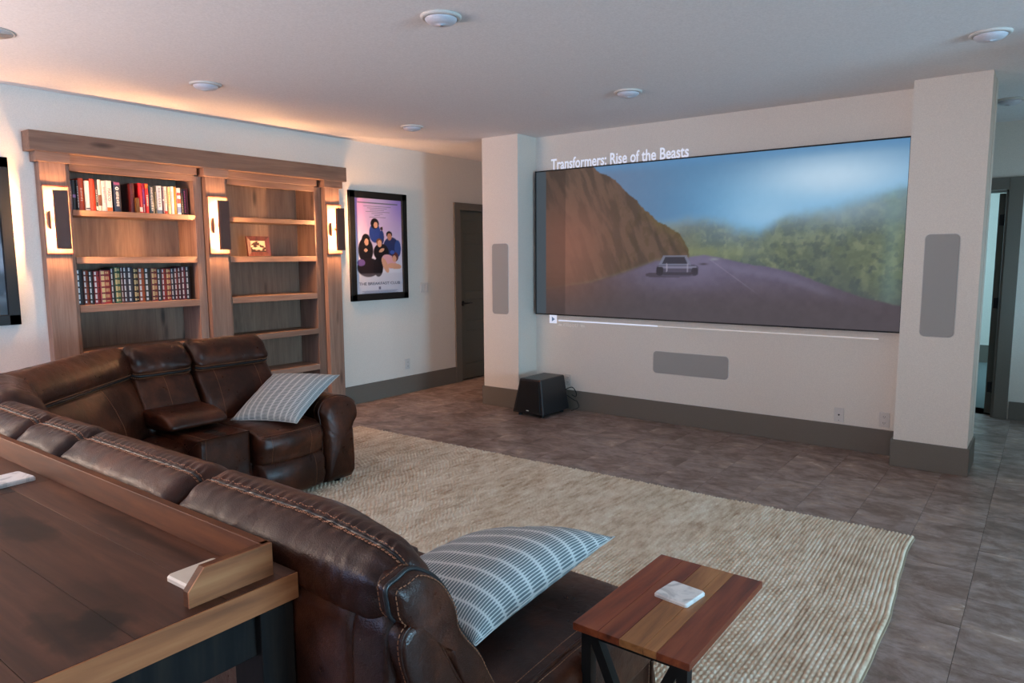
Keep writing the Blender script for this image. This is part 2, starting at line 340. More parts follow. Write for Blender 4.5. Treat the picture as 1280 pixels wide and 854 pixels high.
# glazing of the off-camera windows
m_glass, _nt, _b = nodes('window_glass', .02); _b.inputs['Transmission Weight'].default_value = 1; _b.inputs['IOR'].default_value = 1.1
def window(name, x0, x1, y0, y1, z0, z1, along):
    bm = bmesh.new(); t = .06
    if along == 'x':
        bx(bm, x0, x1, y0, y1, z0, z0+t); bx(bm, x0, x1, y0, y1, z1-t, z1); bx(bm, x0, x0+t, y0, y1, z0, z1); bx(bm, x1-t, x1, y0, y1, z0, z1); xm = (x0+x1)/2; bx(bm, xm-t/2, xm+t/2, y0, y1, z0, z1)
    else:
        bx(bm, x0, x1, y0, y1, z0, z0+t); bx(bm, x0, x1, y0, y1, z1-t, z1); bx(bm, x0, x1, y0, y0+t, z0, z1); bx(bm, x0, x1, y1-t, y1, z0, z1); ym = (y0+y1)/2; bx(bm, x0, x1, ym-t/2, ym+t/2, z0, z1)
    o = structure(obj(name, bm, m_trim))
    if along == 'x': box('window_pane', x0+t, x1-t, (y0+y1)/2-.004, (y0+y1)/2+.004, z0+t, z1-t, m_glass, o)
    else: box('window_pane', (x0+x1)/2-.004, (x0+x1)/2+.004, y0+t, y1-t, z0+t, z1-t, m_glass, o)
window('window_5', 6.62, 6.7, .5, 1.6, .7, 2.0, 'y'); window('window_1', 13.02, 13.1, -4.3, -1.8, 0.02, 2.3, 'y'); window('window_2', .5, 3.5, -8.6, -8.53, .2, 2.3, 'x'); window('window_3', 5.6, 8.0, -8.6, -8.53, .15, 2.25, 'x'); window('added_window_4', -.3, -.23, -7.7, -6.1, .6, 2.2, 'y')  # the left wall window is unseen, added to go with the left rear fill

# floor: dark bed with single tiles on it
fl = slab('floor', (-.4, 13.2, -9.2, 2.12, -.06, -.0045), mat=m_grout)
TW, TL, G = .318, .64, .0018
protos = []
for k in range(6):
    bm = bmesh.new(); bx(bm, G/2, TW-G/2, G/2, TL-G/2, -.006, 0, .0008, 1); me = bpy.data.meshes.new('tile'); bm.to_mesh(me); bm.free(); me.materials.append(m_stone); protos.append(me)
cnt = 0; rest = bmesh.new()
x0t = 5.277-20*TW
cells = []
for i in range(0, 45):
    for j in range(-15, 5):
        x = x0t+i*TW; y = -.75+j*TL+(TL/2 if i % 2 else 0)
        if x < -.3 or x > 12.9 or y < -8.6 or y > 1.9: continue
        c = Vector((x+TW/2, y+TL/2, 0)); v = c-cam.location; dpt = v.dot(_fw)
        vis = False
        if dpt > .5:
            px = 640+883*v.dot(_R)/dpt; py = 427-883*v.dot(_U)/dpt
            vis = -40 < px < 1330 and 430 < py < 930
        under = (1.0 < x < 5.0 and -4.6 < y < -2.45) or (x < 2.0 and y < -1.9) or (x < 5 and y < -2.9)
        hid = x < -.05-TW/2 or (1.6 < x < 5.0 and y > .0) or (x < 4.6 and y > 1.2)
        cells.append((x, y, vis and not under and not hid, dpt))
for x, y, vis, dpt in sorted(cells, key=lambda c: c[3]):
    if vis and cnt < 290:
        o = bpy.data.objects.new('tile', protos[cnt % 6]); o.location = (x, y, 0); COL.objects.link(o); o.parent = fl; cnt += 1
    else: bx(rest, x+G/2, x+TW-G/2, y+G/2, y+TL-G/2, -.006, 0)
o = obj('tile_field', rest, m_stone, fl); o['kind'] = 'stuff'

# ------------------------------------------------------------------ ceiling lights
def clight(x, y, label):
    t = empty('ceiling_light', (x, y, H)); tag(t, label, 'light', None)
    bm = bmesh.new(); lathe(bm, [(.0, -.0), (.103, -.0), (.103, -.006), (.096, -.012), (.082, -.014), (.082, -.004), (0, -.004)], (0, 0, 0), 40); obj('trim_ring', bm, m_white, t, True)
    bm = bmesh.new(); lathe(bm, [(.081, -.005), (.08, -.018), (.066, -.032), (.04, -.040), (.0, -.042)], (0, 0, 0), 40); obj('lens', bm, m_lens, t, True)
clight(3.28, -3.26, 'round white flush ceiling light nearest the camera, top centre of view')
clight(1.066, -3.25, 'round white flush ceiling light in front of the bookcase')
clight(1.034, -1.229, 'small-looking flush ceiling light near the framed movie poster')
clight(3.247, -1.222, 'round flush ceiling light in front of the projected title')
clight(5.45, -1.21, 'flush ceiling light at the upper right in front of the right column')
clight(5.455, .90, 'dim flush ceiling light in the hallway past the right column')
t = empty('ceiling_speaker', (1.25, -4.58, H)); tag(t, 'flat round white in-ceiling speaker grille at the upper left edge', 'speaker')
bm = bmesh.new(); lathe(bm, [(0, 0), (.135, 0), (.135, -.004), (.128, -.006), (.126, -.004), (0, -.004)], (0, 0, 0), 48); obj('rim', bm, m_white, t, True)
bm = bmesh.new(); lathe(bm, [(.125, -.003), (.125, -.0055), (0, -.0055)], (0, 0, 0), 48); obj('grille', bm, m_ceil, t, True)

# ------------------------------------------------------------------ flush wall speakers, outlets, switch
def rounded_panel(bm, w_, h_, d_, r, n=8):
    pts = []
    for cx, cz, a0 in ((w_/2-r, h_/2-r, 0), (-w_/2+r, h_/2-r, 90), (-w_/2+r, -h_/2+r, 180), (w_/2-r, -h_/2+r, 270)):
        for k in range(n+1):
            a = math.radians(a0+90*k/n); pts.append((cx+r*math.cos(a), cz+r*math.sin(a)))
    sc = lambda s, y: [Vector((p[0]*(1-s*2/w_), y, p[1]*(1-s*2/h_))) for p in pts]
    add_ring_surface(bm, [sc(0, 0), sc(0, -d_*.6), sc(.003, -d_)])
def wallspeaker(x, y, z, w_, h_, label):
    t = empty('wall_speaker', (x, y, z)); tag(t, label, 'speaker')
    bm = bmesh.new(); rounded_panel(bm, w_, h_, .004, .035); obj('rim', bm, m_white, t)
    bm = bmesh.new(); rounded_panel(bm, w_-.008, h_-.008, .007, .032); obj('grille', bm, m_grille, t)
wallspeaker(1.336, -.3134, 1.322, .215, .72, 'tall narrow grey flush speaker grille on the left column')
wallspeaker(5.188, -.2732, 1.325, .215, .72, 'tall narrow grey flush speaker grille on the right column')
wallspeaker(3.255, -.0002, .565, .72, .21, 'wide horizontal grey flush speaker grille below the projection screen')
def outlet(x, y, z, label, kind, face='y'):
    t = empty('switch_plate' if kind == 'switch' else 'wall_outlet', (x, y, z)); tag(t, label, 'switch' if kind == 'switch' else 'outlet')
    if face == 'x': t.rotation_euler = (0, 0, PI/2)
    W = .128 if kind == 'switch' else .072
    box('plate', -W/2, W/2, -.006, 0, -.058, .058, m_white, t, .002)
    if kind == 'switch':
        for q in (-.044, 0, .044): box('rocker', q-.015, q+.015, -.010, -.005, -.033, .033, m_white, t, .002)
    elif kind == 'jack':
        bm = bmesh.new(); lathe(bm, [(0, 0), (.007, 0), (.007, .006), (0, .006)], (0, -.004, .003), 12, 'y'); obj('jack', bm, m_slot, t)
        bm = bmesh.new(); lathe(bm, [(0, 0), (.003, 0), (.003, .003), (0, .003)], (0, -.005, -.042), 8, 'y'); obj('screw', bm, m_slot, t)
    else:
        for zc in (.024, -.024):
            r_ = box('receptacle', -.017, .017, -.009, -.005, zc-.015, zc+.015, m_white, t, .002)
            bm = bmesh.new(); bx(bm, -.008, -.005, -.0096, -.008, zc-.004, zc+.006); bx(bm, .005, .008, -.0096, -.008, zc-.004, zc+.006); bx(bm, -.002, .002, -.0096, -.008, zc-.011, zc-.007); obj('slots', bm, m_slot, r_)
outlet(4.524, 0, .270, 'white jack plate with one dark hole above the baseboard, left of the corner outlet', 'jack')
outlet(4.850, 0, .275, 'white duplex outlet beside the right column, right of the jack plate', 'duplex')
outlet(1.955, 0, .30, 'white outlet plate half hidden behind the black subwoofer', 'duplex')
outlet(0, -.352, .335, 'white outlet low on the left wall below the movie poster', 'duplex', 'x')
outlet(0, -.055, 1.198, 'white three-gang light switch plate between poster and dark door', 'switch', 'x')
outlet(4.50, 6.08, .50, 'white outlet in the blue-lit far room seen through the doorway', 'duplex')

# ------------------------------------------------------------------ subwoofer
t = empty('subwoofer', (0, 0, 0)); tag(t, 'black tapered cube subwoofer on the floor at the left column', 'subwoofer')
def frustum(bm, base, top, z0, z1, bev=.012):
    b = bmesh.new(); v = [b.verts.new((*p, z0)) for p in base]+[b.verts.new((*p, z1)) for p in top]
    b.faces.new(v[:4]); b.faces.new(v[4:])
    for k in range(4): b.faces.new((v[k], v[(k+1) % 4], v[4+(k+1) % 4], v[4+k]))
    bmesh.ops.recalc_face_normals(b, faces=b.faces); bmesh.ops.bevel(b, geom=list(b.edges), offset=bev, segments=3, affect='EDGES', profile=.5)
    q = bpy.data.meshes.new('t'); b.to_mesh(q); b.free(); bm.from_mesh(q); bpy.data.meshes.remove(q)
bm = bmesh.new(); frustum(bm, [(1.665, -.56), (2.035, -.56), (2.035, -.10), (1.665, -.10)], [(1.735, -.53), (1.985, -.53), (1.985, -.12), (1.735, -.12)], .03, .37); obj('cabinet', bm, m_blackplastic, t)
bm = bmesh.new(); frustum(bm, [(1.70, -.568), (2.0, -.568), (2.0, -.556), (1.70, -.556)], [(1.752, -.541), (1.968, -.541), (1.968, -.528), (1.752, -.528)], .05, .35, .004); obj('front_grille', bm, m_black, t)
for x in (1.72, 1.98):
    for y in (-.5, -.16):
        bm = bmesh.new(); lathe(bm, [(0, .0), (.018, .0), (.02, .03), (0, .03)], (x, y, 0), 14); obj('foot', bm, m_black, t)
box('badge', 1.84, 1.868, -.573, -.566, .062, .07, m_white, t, .001)
bm = bmesh.new(); tube(bm, catmull([(2.0, -.14, .22), (2.07, -.11, .25), (2.105, -.09, .2), (2.09, -.07, .15), (2.03, -.05, .16)], 24, False), .0045, 6)
tube(bm, catmull([(2.03, -.14, .17), (2.09, -.10, .12), (2.10, -.06, .10), (2.11, -.05, .04), (2.05, -.09, .006)], 24, False), .004, 6); obj('power_cord', bm, m_black, t, True)

# ------------------------------------------------------------------ pictures painted as flat print: colour-attribute grids
def fbm(h, w_, oct_=5, s0=4, asp=1.0, seed=1):
    r = np.random.RandomState(seed); out = np.zeros((h, w_)); amp = 1; tot = 0
    for k in range(oct_):
        a = max(2, int(s0*2**k)); b = max(2, int(s0*2**k*asp)); g = r.rand(a+1, b+1)
        yy = np.linspace(0, a-1e-6, h); xx = np.linspace(0, b-1e-6, w_); yi = yy.astype(int); xi = xx.astype(int); fy = (yy-yi)[:, None]; fx = (xx-xi)[None]
        fy = fy*fy*(3-2*fy); fx = fx*fx*(3-2*fx)
        out += amp*((g[yi][:, xi]*(1-fx)+g[yi][:, xi+1]*fx)*(1-fy)+(g[yi+1][:, xi]*(1-fx)+g[yi+1][:, xi+1]*fx)*fy); tot += amp; amp *= .5
    return out/tot
def s2l(a): a = np.clip(a, 0, 255)/255; return np.where(a <= .04045, a/12.92, ((a+.055)/1.055)**2.4)
def picture(name, img, P0, U_, V_, mat, parent):
    """img (h,w,3) in sRGB 0-255, row 0 at top; P0 lower-left corner, U_ and V_ the edges"""
    h, w_, _ = img.shape; u = np.linspace(0, 1, w_); v = np.linspace(1, 0, h)
    P = np.array(P0)[None, None]+u[None, :, None]*np.array(U_)+v[:, None, None]*np.array(V_)
    idx = np.arange(h*w_).reshape(h, w_); f = np.stack([idx[1:, :-1], idx[1:, 1:], idx[:-1, 1:], idx[:-1, :-1]], -1).reshape(-1, 4)
    me = bpy.data.meshes.new(name); me.vertices.add(h*w_); me.vertices.foreach_set('co', P.reshape(-1)); me.loops.add(f.size); me.loops.foreach_set('vertex_index', f.reshape(-1))
    me.polygons.add(len(f)); me.polygons.foreach_set('loop_start', np.arange(len(f))*4); me.update(calc_edges=True)
    ca = me.color_attributes.new('Col', 'FLOAT_COLOR', 'POINT'); c = np.ones((h*w_, 4)); c[:, :3] = s2l(img).reshape(-1, 3); ca.data.foreach_set('color', c.reshape(-1))
    return mesh_obj(name, me, mat, parent)
def mix(a, b, t): return a+(np.array(b)-a)*t[..., None]
def sm(a, b, x): t = np.clip((x-a)/(b-a), 0, 1); return t*t*(3-2*t)

def road_film():
    h, w_ = 210, 490; y, x = np.mgrid[0:h, 0:w_]; x = x/(w_-1); y = y/(h-1)   # y from top
    n = fbm(h, w_, 6, 4, 2.3, 3); n2 = fbm(h, w_, 6, 12, 2.6, 9); n3 = fbm(h, w_, 5, 30, 2.2, 12); n4 = fbm(h, w_, 5, 18, 3.0, 27); n5 = fbm(h, w_, 4, 50, 2.3, 31)
    img = np.zeros((h, w_, 3))+np.array([84, 128, 166.]); img = mix(img, [100, 164, 208], sm(.35, .8, x)*sm(.0, .3, y)); img = mix(img, [100, 122, 152], sm(.55, .2, x))
    img = mix(img, [188, 214, 234], np.exp(-(((x-.84)/.20)**2+((y-.17)/.15)**2))*.95); img = mix(img, [150, 192, 222], np.exp(-(((x-.70)/.12)**2+((y-.36)/.12)**2))*.8)
    img = mix(img, [86, 138, 184], sm(.07, 0, y)*.6)
    rx = [.40, .426, .49, .534, .587, .629, .67, .699, .727, .755, .792, .862, .929, 1.0]; ry = [.36, .353, .33, .335, .365, .405, .435, .405, .362, .338, .324, .298, .255, .225]
    ridge = np.interp(x, rx, ry)+.03*(n-.5)+.02*(n3-.5)
    green = np.zeros((h, w_, 3))+np.array([86, 94, 68.]); green = mix(green, [118, 124, 88], sm(.42, .70, n4)); green = mix(green, [62, 72, 66], sm(.50, .62, n2)*.75); green = mix(green, [106, 116, 84], sm(.5, .62, n5)*.4); green = mix(green, [50, 58, 56], sm(.54, .66, n3)*.5)
    green = mix(green, [112, 98, 76], sm(.56, .44, x)*.5); green = mix(green, [128, 132, 76], np.exp(-((y-.57)/.035)**2)*sm(.78, .6, x)*.6); green = mix(green, [62, 70, 70], sm(.0, .22, y-.5-.3*sm(.75, 1.0, x)+.10)*sm(.72, .9, x)*.55)
    depth = y-ridge; mist = np.exp(-np.clip(depth, 0, 1)/.10)*(.60+1.1*(n-.35)); green = mix(green, [138, 168, 190], np.clip(mist*1.15, 0, .97)); green = mix(green, [150, 178, 196], np.exp(-(((x-.88)/.13)**2+((y-.34)/.10)**2))*.75*(.5+n)); green = mix(green, [112, 126, 132], .24+0*x)
    green = mix(green, [120, 150, 140], np.exp(-((x-.975)/.02)**2)*.35)
    t = sm(-.02, .05, depth)*(.35+.65*sm(.0, .09, depth)); img = img*(1-t[..., None])+green*t[..., None]
    # road with verge
    rt = np.interp(x, [0, .058, .198, .303, .40, .497, .537, .58, .643, .703, .761, .80, .854, .924, 1.0], [.83, .815, .764, .697, .619, .598, .588, .606, .640, .660, .690, .722, .770, .824, .865])+.010*(n3-.5)
    t = sm(-.006, .010, y-rt); road = np.zeros((h, w_, 3))+np.array([100, 94, 118.]); road = mix(road, [82, 72, 78], sm(.62, .92, y)); road = mix(road, [88, 68, 62], sm(.42, .1, x)*.85); road = road+(n3-.5)[..., None]*10
    road = mix(road, [120, 116, 140], sm(.04, .0, abs(y-rt-.045))*sm(.5, .6, x)*sm(.95, .8, x)*.35); road = mix(road, [118, 112, 138], np.exp(-((x-.53)/.05)**2)*sm(.85, .62, y)*.5); road = mix(road, [76, 72, 80], sm(.7, 1.0, y)*.4)
    img = img*(1-t[..., None])+road*t[..., None]
    ln = np.exp(-((x-(.555+(y-.62)*.62))/.0016)**2)*(y > .62)*(y < .86); img = mix(img, [144, 138, 158], ln*.55*sm(.88, .7, y))
    ln = np.exp(-(((x-.565)/.012)**2+((y-.615)/.008)**2)); img = mix(img, [150, 160, 160], ln*.6); img = mix(img, [52, 48, 54], np.exp(-(((x-.536)/.010)**2+((y-.645)/.006)**2))*.8)
    # near brown slope on the left with a scrubby crest
    edge = np.interp(x, [.0, .20, .209, .261, .324, .398, .469, .492, .497, .51], [-.2, -.01, .016, .078, .205, .366, .455, .546, .605, .75])+.022*(n3-.5)+.014*(n5-.5)
    low = np.interp(x, [0, .058, .198, .303, .4, .497], [.83, .815, .764, .697, .619, .598]); t = sm(-.002, .006, y-edge)*sm(.025, -.02, y-low)*(x < .505)
    stro = fbm(h, w_, 5, 6, 9, 21); diag = np.take_along_axis(stro, np.clip((np.arange(w_)[None]-(y*90).astype(int)), 0, w_-1), 1)
    cl = np.zeros((h, w_, 3))+np.array([88, 72, 62.]); cl = mix(cl, [106, 84, 70], sm(.45, .62, diag)*.55); cl = mix(cl, [66, 56, 48], sm(.55, .40, diag)*.5); cl = mix(cl, [100, 88, 54], np.exp(-((y-edge)/.05)**2)*sm(.3, .42, x)*.8*(.4+n2)); cl = mix(cl, [70, 60, 40], sm(.48, .62, n4)*.35*sm(.2, .35, x))
    cl = mix(cl, [138, 92, 76], np.exp(-(((x-.10)/.16)**2+((y-.50)/.30)**2))*.85)
    img = img*(1-t[..., None])+cl*t[..., None]; img = mix(img, [136, 90, 74], np.exp(-(((x-.08)/.13)**2+((y-.8)/.2)**2))*.45)
    # car seen from behind
    def cp(cx, cy, rx, ry, p, c, k):
        return mix(img, c, sm(1.12, .92, (abs((x-cx)/rx)**p+abs((y-cy)/ry)**p))*k)
    img = cp(.425, .715, .055, .016, 3, [58, 50, 56], .7); img = cp(.462, .685, .060, .038, 5, [74, 70, 86], .9)
    trap = (abs(x-.455) < .034+.22*(y-.592))*(y > .592)*(y < .655); img = mix(img, [112, 116, 136], trap*.85); trap = (abs(x-.455) < .028+.20*(y-.600))*(y > .602)*(y < .645); img = mix(img, [52, 50, 60], trap*.95)
    img = cp(.462, .664, .055, .007, 5, [132, 132, 154], .75); img = cp(.412, .69, .011, .028, 3, [42, 38, 44], .9); img = cp(.512, .69, .009, .024, 3, [50, 46, 54], .85); img = cp(.462, .705, .042, .010, 5, [52, 48, 56], .8)
    img = cp(.432, .668, .0018, .030, 3, [158, 152, 168], .75); img = cp(.492, .668, .0018, .030, 3, [150, 146, 164], .65)
    img = mix(img, [104, 98, 124], np.exp(-(((x-.47)/.09)**2+((y-.76)/.05)**2))*.35); img = img+(n3-.5)[..., None]*4; img = mix(img, [74, 70, 72], sm(.75, 1.0, y)*.35)
    img = mix(img, img*.80, ((x > .035)*(x < .105)).astype(float)[..., None][..., 0]) if False else np.where(((x < .105))[..., None], img*.84, img)
    img = np.where((x < .036)[..., None], np.array([66, 76, 84.]), img)
    return img
scr = empty('projection_screen', (3.265, -.03, .963)); tag(scr, 'large dark-framed projection screen showing a mountain road film scene', 'screen')
def R2(o): return rel(o)
R2(box('backing_panel', 1.602, 4.929, -.055, -.002, .963, 2.392, m_slot, scr))
for nm, a in (('top_frame_bar', (1.597, 4.934, -.066, -.004, 2.386, 2.397)), ('bottom_frame_bar', (1.597, 4.934, -.066, -.004, .958, .969)), ('left_frame_bar', (1.597, 1.606, -.066, -.004, .958, 2.397)), ('right_frame_bar', (4.925, 4.934, -.066, -.004, .958, 2.397))):
    R2(box(nm, *a, m_black, scr))
R2(picture('screen_image', road_film(), (1.606, -.0605, .969), (3.319, 0, 0), (0, 0, 1.417), vcol('projected_film', .95, .7, (.012, .012, .013, 1)), scr))

# projected title and player bar on the wall
m_proj = emit('projected_light_white', lin(214, 218, 238), 1.0); m_proj2 = emit('projected_light_dim', lin(182, 172, 170), 1.0); m_proj3 = emit('projected_light_mark', lin(90, 110, 140), 1.0); m_proj4 = emit('projected_light_track', lin(186, 178, 180), 1.0)
def text_mesh(s, mat, name, parent, x0, x1, z0, z1, y, bold=0.0, wx=None):
    cu = bpy.data.curves.new('t', 'FONT'); cu.body = s; cu.offset = bold; cu.resolution_u = 3; to = bpy.data.objects.new('t', cu); COL.objects.link(to)
    bpy.context.view_layer.update(); me = bpy.data.meshes.new_from_object(to.evaluated_get(bpy.context.evaluated_depsgraph_get())); bpy.data.objects.remove(to)
    c = np.array([v.co[:] for v in me.vertices]); mn, mx_ = c.min(0), c.max(0)
    for v in me.vertices:
        u = (v.co.x-mn[0])/(mx_[0]-mn[0]); q = (v.co.y-mn[1])/(mx_[1]-mn[1]); v.co = Vector((x0+u*(x1-x0), y, z0+q*(z1-z0)))
    me.materials.clear(); return mesh_obj(name, me, mat, parent)
ti = text_mesh('Transformers: Rise of the Beasts', m_proj, 'projected_title', None, 1.746, 3.200, 2.405, 2.512, -.0015, .018)
tag(ti, 'white projected film title lettering on the wall above the screen', 'title')
pb = empty('projected_player_bar', (1.727, -.001, .87)); tag(pb, 'projected playback bar with play button on the wall below the screen', 'player bar')
R2(box('play_button', 1.727, 1.816, -.002, -.0005, .868, .952, m_proj, pb))
bm = bmesh.new(); a = [bm.verts.new(p) for p in ((1.757, -.003, .885), (1.757, -.003, .935), (1.794, -.003, .91))]; bm.faces.new(a); R2(obj('play_mark', bm, m_proj3, pb))
R2(box('progress_bar', 1.835, 2.933, -.002, -.0005, .893, .906, m_proj, pb)); R2(box('progress_track', 2.935, 4.779, -.002, -.0005, .894, .903, m_proj4, pb))
R2(text_mesh('00:51/02:27  4K', m_proj2, 'time_text', pb, 1.83, 2.16, .842, .872, -.0015))['kind'] = 'stuff'

# ------------------------------------------------------------------ framed posters
def poster_art():
    h, w_ = 150, 96; y, x = np.mgrid[0:h, 0:w_]; x = x/(w_-1); y = y/(h-1)
    img = np.zeros((h, w_, 3))+np.array([196, 178, 216.]); img = mix(img, [188, 140, 196], sm(.45, .0, x)*sm(.45, .05, y)*.9); img = mix(img, [150, 130, 206], sm(.5, 1, x)*sm(.4, 0, y)*.9); img = mix(img, [206, 210, 222], sm(.25, .8, y))
    def e(cx, cy, rx, ry, c, p=2.0, a=0):
        nonlocal img
        ca, sa = math.cos(a), math.sin(a); X = (x-cx)*ca+(y-cy)*1.45*sa; Y = -(x-cx)*sa+(y-cy)*1.45*ca
        img = mix(img, c, sm(1.12, .9, (abs(X/rx)**p+abs(Y/(ry*1.45))**p)))
    K_ = [26, 22, 28]; SK = [206, 158, 130]
    e(.42, .36, .12, .10, [44, 68, 138]); e(.56, .40, .05, .07, [40, 60, 120]); e(.42, .26, .085, .055, K_); e(.44, .275, .042, .032, SK); e(.56, .31, .028, .02, [60, 44, 44])
    e(.76, .50, .17, .10, [40, 52, 96]); e(.90, .52, .07, .09, [54, 78, 140]); e(.72, .37, .065, .035, K_); e(.725, .395, .047, .038, [180, 128, 104])
    e(.22, .54, .15, .13, K_); e(.23, .43, .085, .06, K_); e(.24, .455, .042, .036, SK); e(.22, .54, .035, .018, SK)
    e(.54, .56, .16, .09, K_); e(.50, .45, .06, .035, [120, 76, 52]); e(.51, .47, .045, .036, SK); e(.55, .54, .06, .018, SK, 2, -.4)
    e(.27, .72, .23, .10, [36, 28, 34]); e(.12, .67, .08, .035, [98, 80, 140]); e(.47, .72, .1, .10, K_)
    e(.70, .66, .16, .07, [206, 160, 172], 2, .35); e(.62, .70, .05, .09, SK, 2, -.5); e(.84, .61, .07, .05, [90, 50, 50]); e(.82, .63, .045, .035, SK); e(.82, .71, .15, .03, SK, 2.4, .1); e(.78, .56, .05, .02, [60, 90, 170])
    img = mix(img, [176, 180, 192], sm(.775, .79, y)*.3)
    return img
m_print = vcol('poster_print', 0, .35)
def framed_poster(y0, y1, z0, z1, fw_, label, art, lines):
    t = empty('framed_poster', (0, (y0+y1)/2, z0)); tag(t, label, 'poster')
    R2(box('backing', .002, .012, y0+.01, y1-.01, z0+.01, z1-.01, m_slot, t))
    for nm, a in (('top_rail', (y0, y1, z1-fw_, z1)), ('bottom_rail', (y0, y1, z0, z0+fw_)), ('left_rail', (y0, y0+fw_, z0, z1)), ('right_rail', (y1-fw_, y1, z0, z1))):
        R2(box(nm, .001, .034, a[0], a[1], a[2], a[3], m_black, t, .004))
    R2(picture('printed_sheet', art, (.0145, y0+fw_-.004, z0+fw_-.004), (0, y1-y0-2*fw_+.008, 0), (0, 0, z1-z0-2*fw_+.008), m_print, t))
    return t
m_ink = plain('printing_ink', (.03, .025, .05, 1), .5); m_inkg = plain('grey_ink', lin(110, 108, 130), .5)
def yz_text(s, mat, name, parent, y0, y1, z0, z1, x):
    o = text_mesh(s, mat, name, None, y0, y1, z0, z1, 0)
    for v in o.data.vertices: v.co = Vector((x, v.co.x, v.co.z))
    o.parent = parent; rel(o); return o
pt = framed_poster(-1.150, -.335, 1.092, 2.238, .072, 'black-framed movie poster with a lilac background right of the bookcase', poster_art(), True)
yz_text('THE BREAKFAST CLUB', m_ink, 'poster_title', pt, -1.04, -.45, 1.255, 1.285, .016)['kind'] = 'stuff'
bm = bmesh.new()
bx(bm, .0148, .0158, -1.03, -.46, 2.115, 2.128)
for k, (a, b_) in enumerate([(-.95, -.56), (-.90, -.62), (-.86, -.66), (-.92, -.58), (-.84, -.68), (-.80, -.72), (-.87, -.64)]): bx(bm, .0148, .0158, a, b_, 2.085-k*.019, 2.090-k*.019)
bx(bm, .0148, .0158, -.765, -.735, 1.205, 1.235)
for k in range(4): bx(bm, .0148, .0158, -1.0+.03*(k % 2), -.48-.02*(k % 3), 1.19-k*.008, 1.193-k*.008)
bx(bm, .0148, .0158, -1.0, -.90, 1.150, 1.158)
R2(obj('small_print_lines', bm, m_inkg, pt))['kind'] = 'stuff'
g = np.zeros((80, 60, 3))+np.array([150, 160, 172.]); nn = fbm(80, 60, 5, 5, 1, 33); g = mix(g, [70, 76, 84], sm(.4, .6, nn)); g = mix(g, [40, 44, 48], sm(.8, .95, np.mgrid[0:80, 0:60][0]/80.)*.8)
framed_poster(-4.95, -4.133, 1.092, 2.245, .072, 'black-framed grey picture cut off at the left edge of the view', g, False)

# ------------------------------------------------------------------ bookcase
bc = empty('bookcase', (0, -2.64, 0)); tag(bc, 'wide built-in rustic wood bookcase with two bays and three pilasters', 'bookcase')
def bp_(name, *a, mat=m_case, bev=.002, lab=None): return R2(box(name, *a, mat, bc, bev))
BD = -.26     # back of the bays
bays = [(-3.748, -2.805), (-2.505, -1.585)]; pil = [(-3.962, -3.792), (-2.728, -2.551), (-1.492, -1.318)]
bp_('header_board', 0, .13, -4.027, -1.255, 2.300, 2.438, mat=m_caseh, bev=.003)
for a, b_ in pil: bp_('capital', 0, .10+.012, a-.026, b_+.022, 2.232, 2.300, mat=m_caseh)
for (a, b_) in bays:
    f = bp_('fascia_board', -.01, .055, a-.02, b_+.02, 2.240, 2.300, mat=m_caseh); bp_('fascia_rail', -.02, .032, a-.001, b_+.001, 2.190, 2.241, mat=m_caseh)
    bp_('back_panel', BD-.015, BD, a, b_, .08, 2.30, mat=m_back, bev=0)
    bp_('bay_top', BD, -.02, a, b_, 2.235, 2.255, mat=m_caseh); bp_('plinth', BD, .0, a, b_, 0, .14, mat=m_caseh)
    for z0, z1 in ((1.868, 1.910), (1.512, 1.563), (1.147, 1.203), (.797, .850), (.437, .493)):
        bp_('shelf', BD, .030, a+.001, b_-.001, z0, z1, mat=m_caseh, bev=.003)
for a, b_ in ((-3.79, -3.748), (-2.805, -2.735), (-2.56, -2.505), (-1.585, -1.50)): bp_('side_panel', BD, .026, a, b_, 0, 2.235)
for a, b_ in pil: bp_('pilaster', 0, .08, a, b_, 0, 2.232); bp_('mounting_block', .08, .104, a+.002, b_-.002, 1.590, 2.062)
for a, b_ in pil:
    for z in (1.583, 2.062): bp_('block_shadow_bar', .08, .108, a, b_, z, z+.008, mat=m_frame_wood, bev=.001)  # dark strips standing in for the shadow lines above and below each block

# sconces: canopy, arm, tall shade plate and two glowing tubes behind it
m_bronze = plain('dark_bronze', lin(92, 62, 52), .5, .4)
m_tube = emit('warm_lamp_tube', (1.0, .50, .22, 1), 720.0)
labs = ['bronze plate sconce on the left bookcase pilaster beside the books', 'bronze plate sconce on the middle bookcase pilaster', 'bronze plate sconce on the right bookcase pilaster beside the movie poster']
for (a, b_), lb in zip(pil, labs):
    yc = (a+b_)/2; t = empty('wall_sconce', (.104, yc, 1.825)); tag(t, lb, 'sconce', None)
    box('canopy', 0, .022, -.055, .035, -.065, .065, m_bronze, t, .003)
    bm = bmesh.new(); tube(bm, [(.02, -.01, 0), (.105, -.01, 0)], .010, 10); obj('arm', bm, m_bronze, t)
    bm = bmesh.new(); bx(bm, .104, .110, -.050, .034, -.205, .205, .002); bx(bm, .084, .110, -.053, -.049, -.205, .205, .001); bx(bm, .084, .110, .033, .037, -.205, .205, .001); obj('shade_plate', bm, m_bronze, t)
    for z in (-.105, .105):
        bm = bmesh.new(); tube(bm, [(.064, -.008, z-.078), (.064, -.008, z+.078)], .010, 12); obj('lamp_tube', bm, m_tube, t, True)

# ------------------------------------------------------------------ books on the upper shelf
def cmat(c, rough=.45): return plain('book_cover_%d_%d_%d' % c, lin(*c), rough, .5, scale=60)
cm = {}
def cmt(c):
    if c not in cm: cm[c] = cmat(c)
    return cm[c]
m_pages = plain('book_pages', lin(214, 200, 174), .8)
def pxy(p): return -3.748+(p-50)/1175*.925       # position across the upper shelf of the left bay
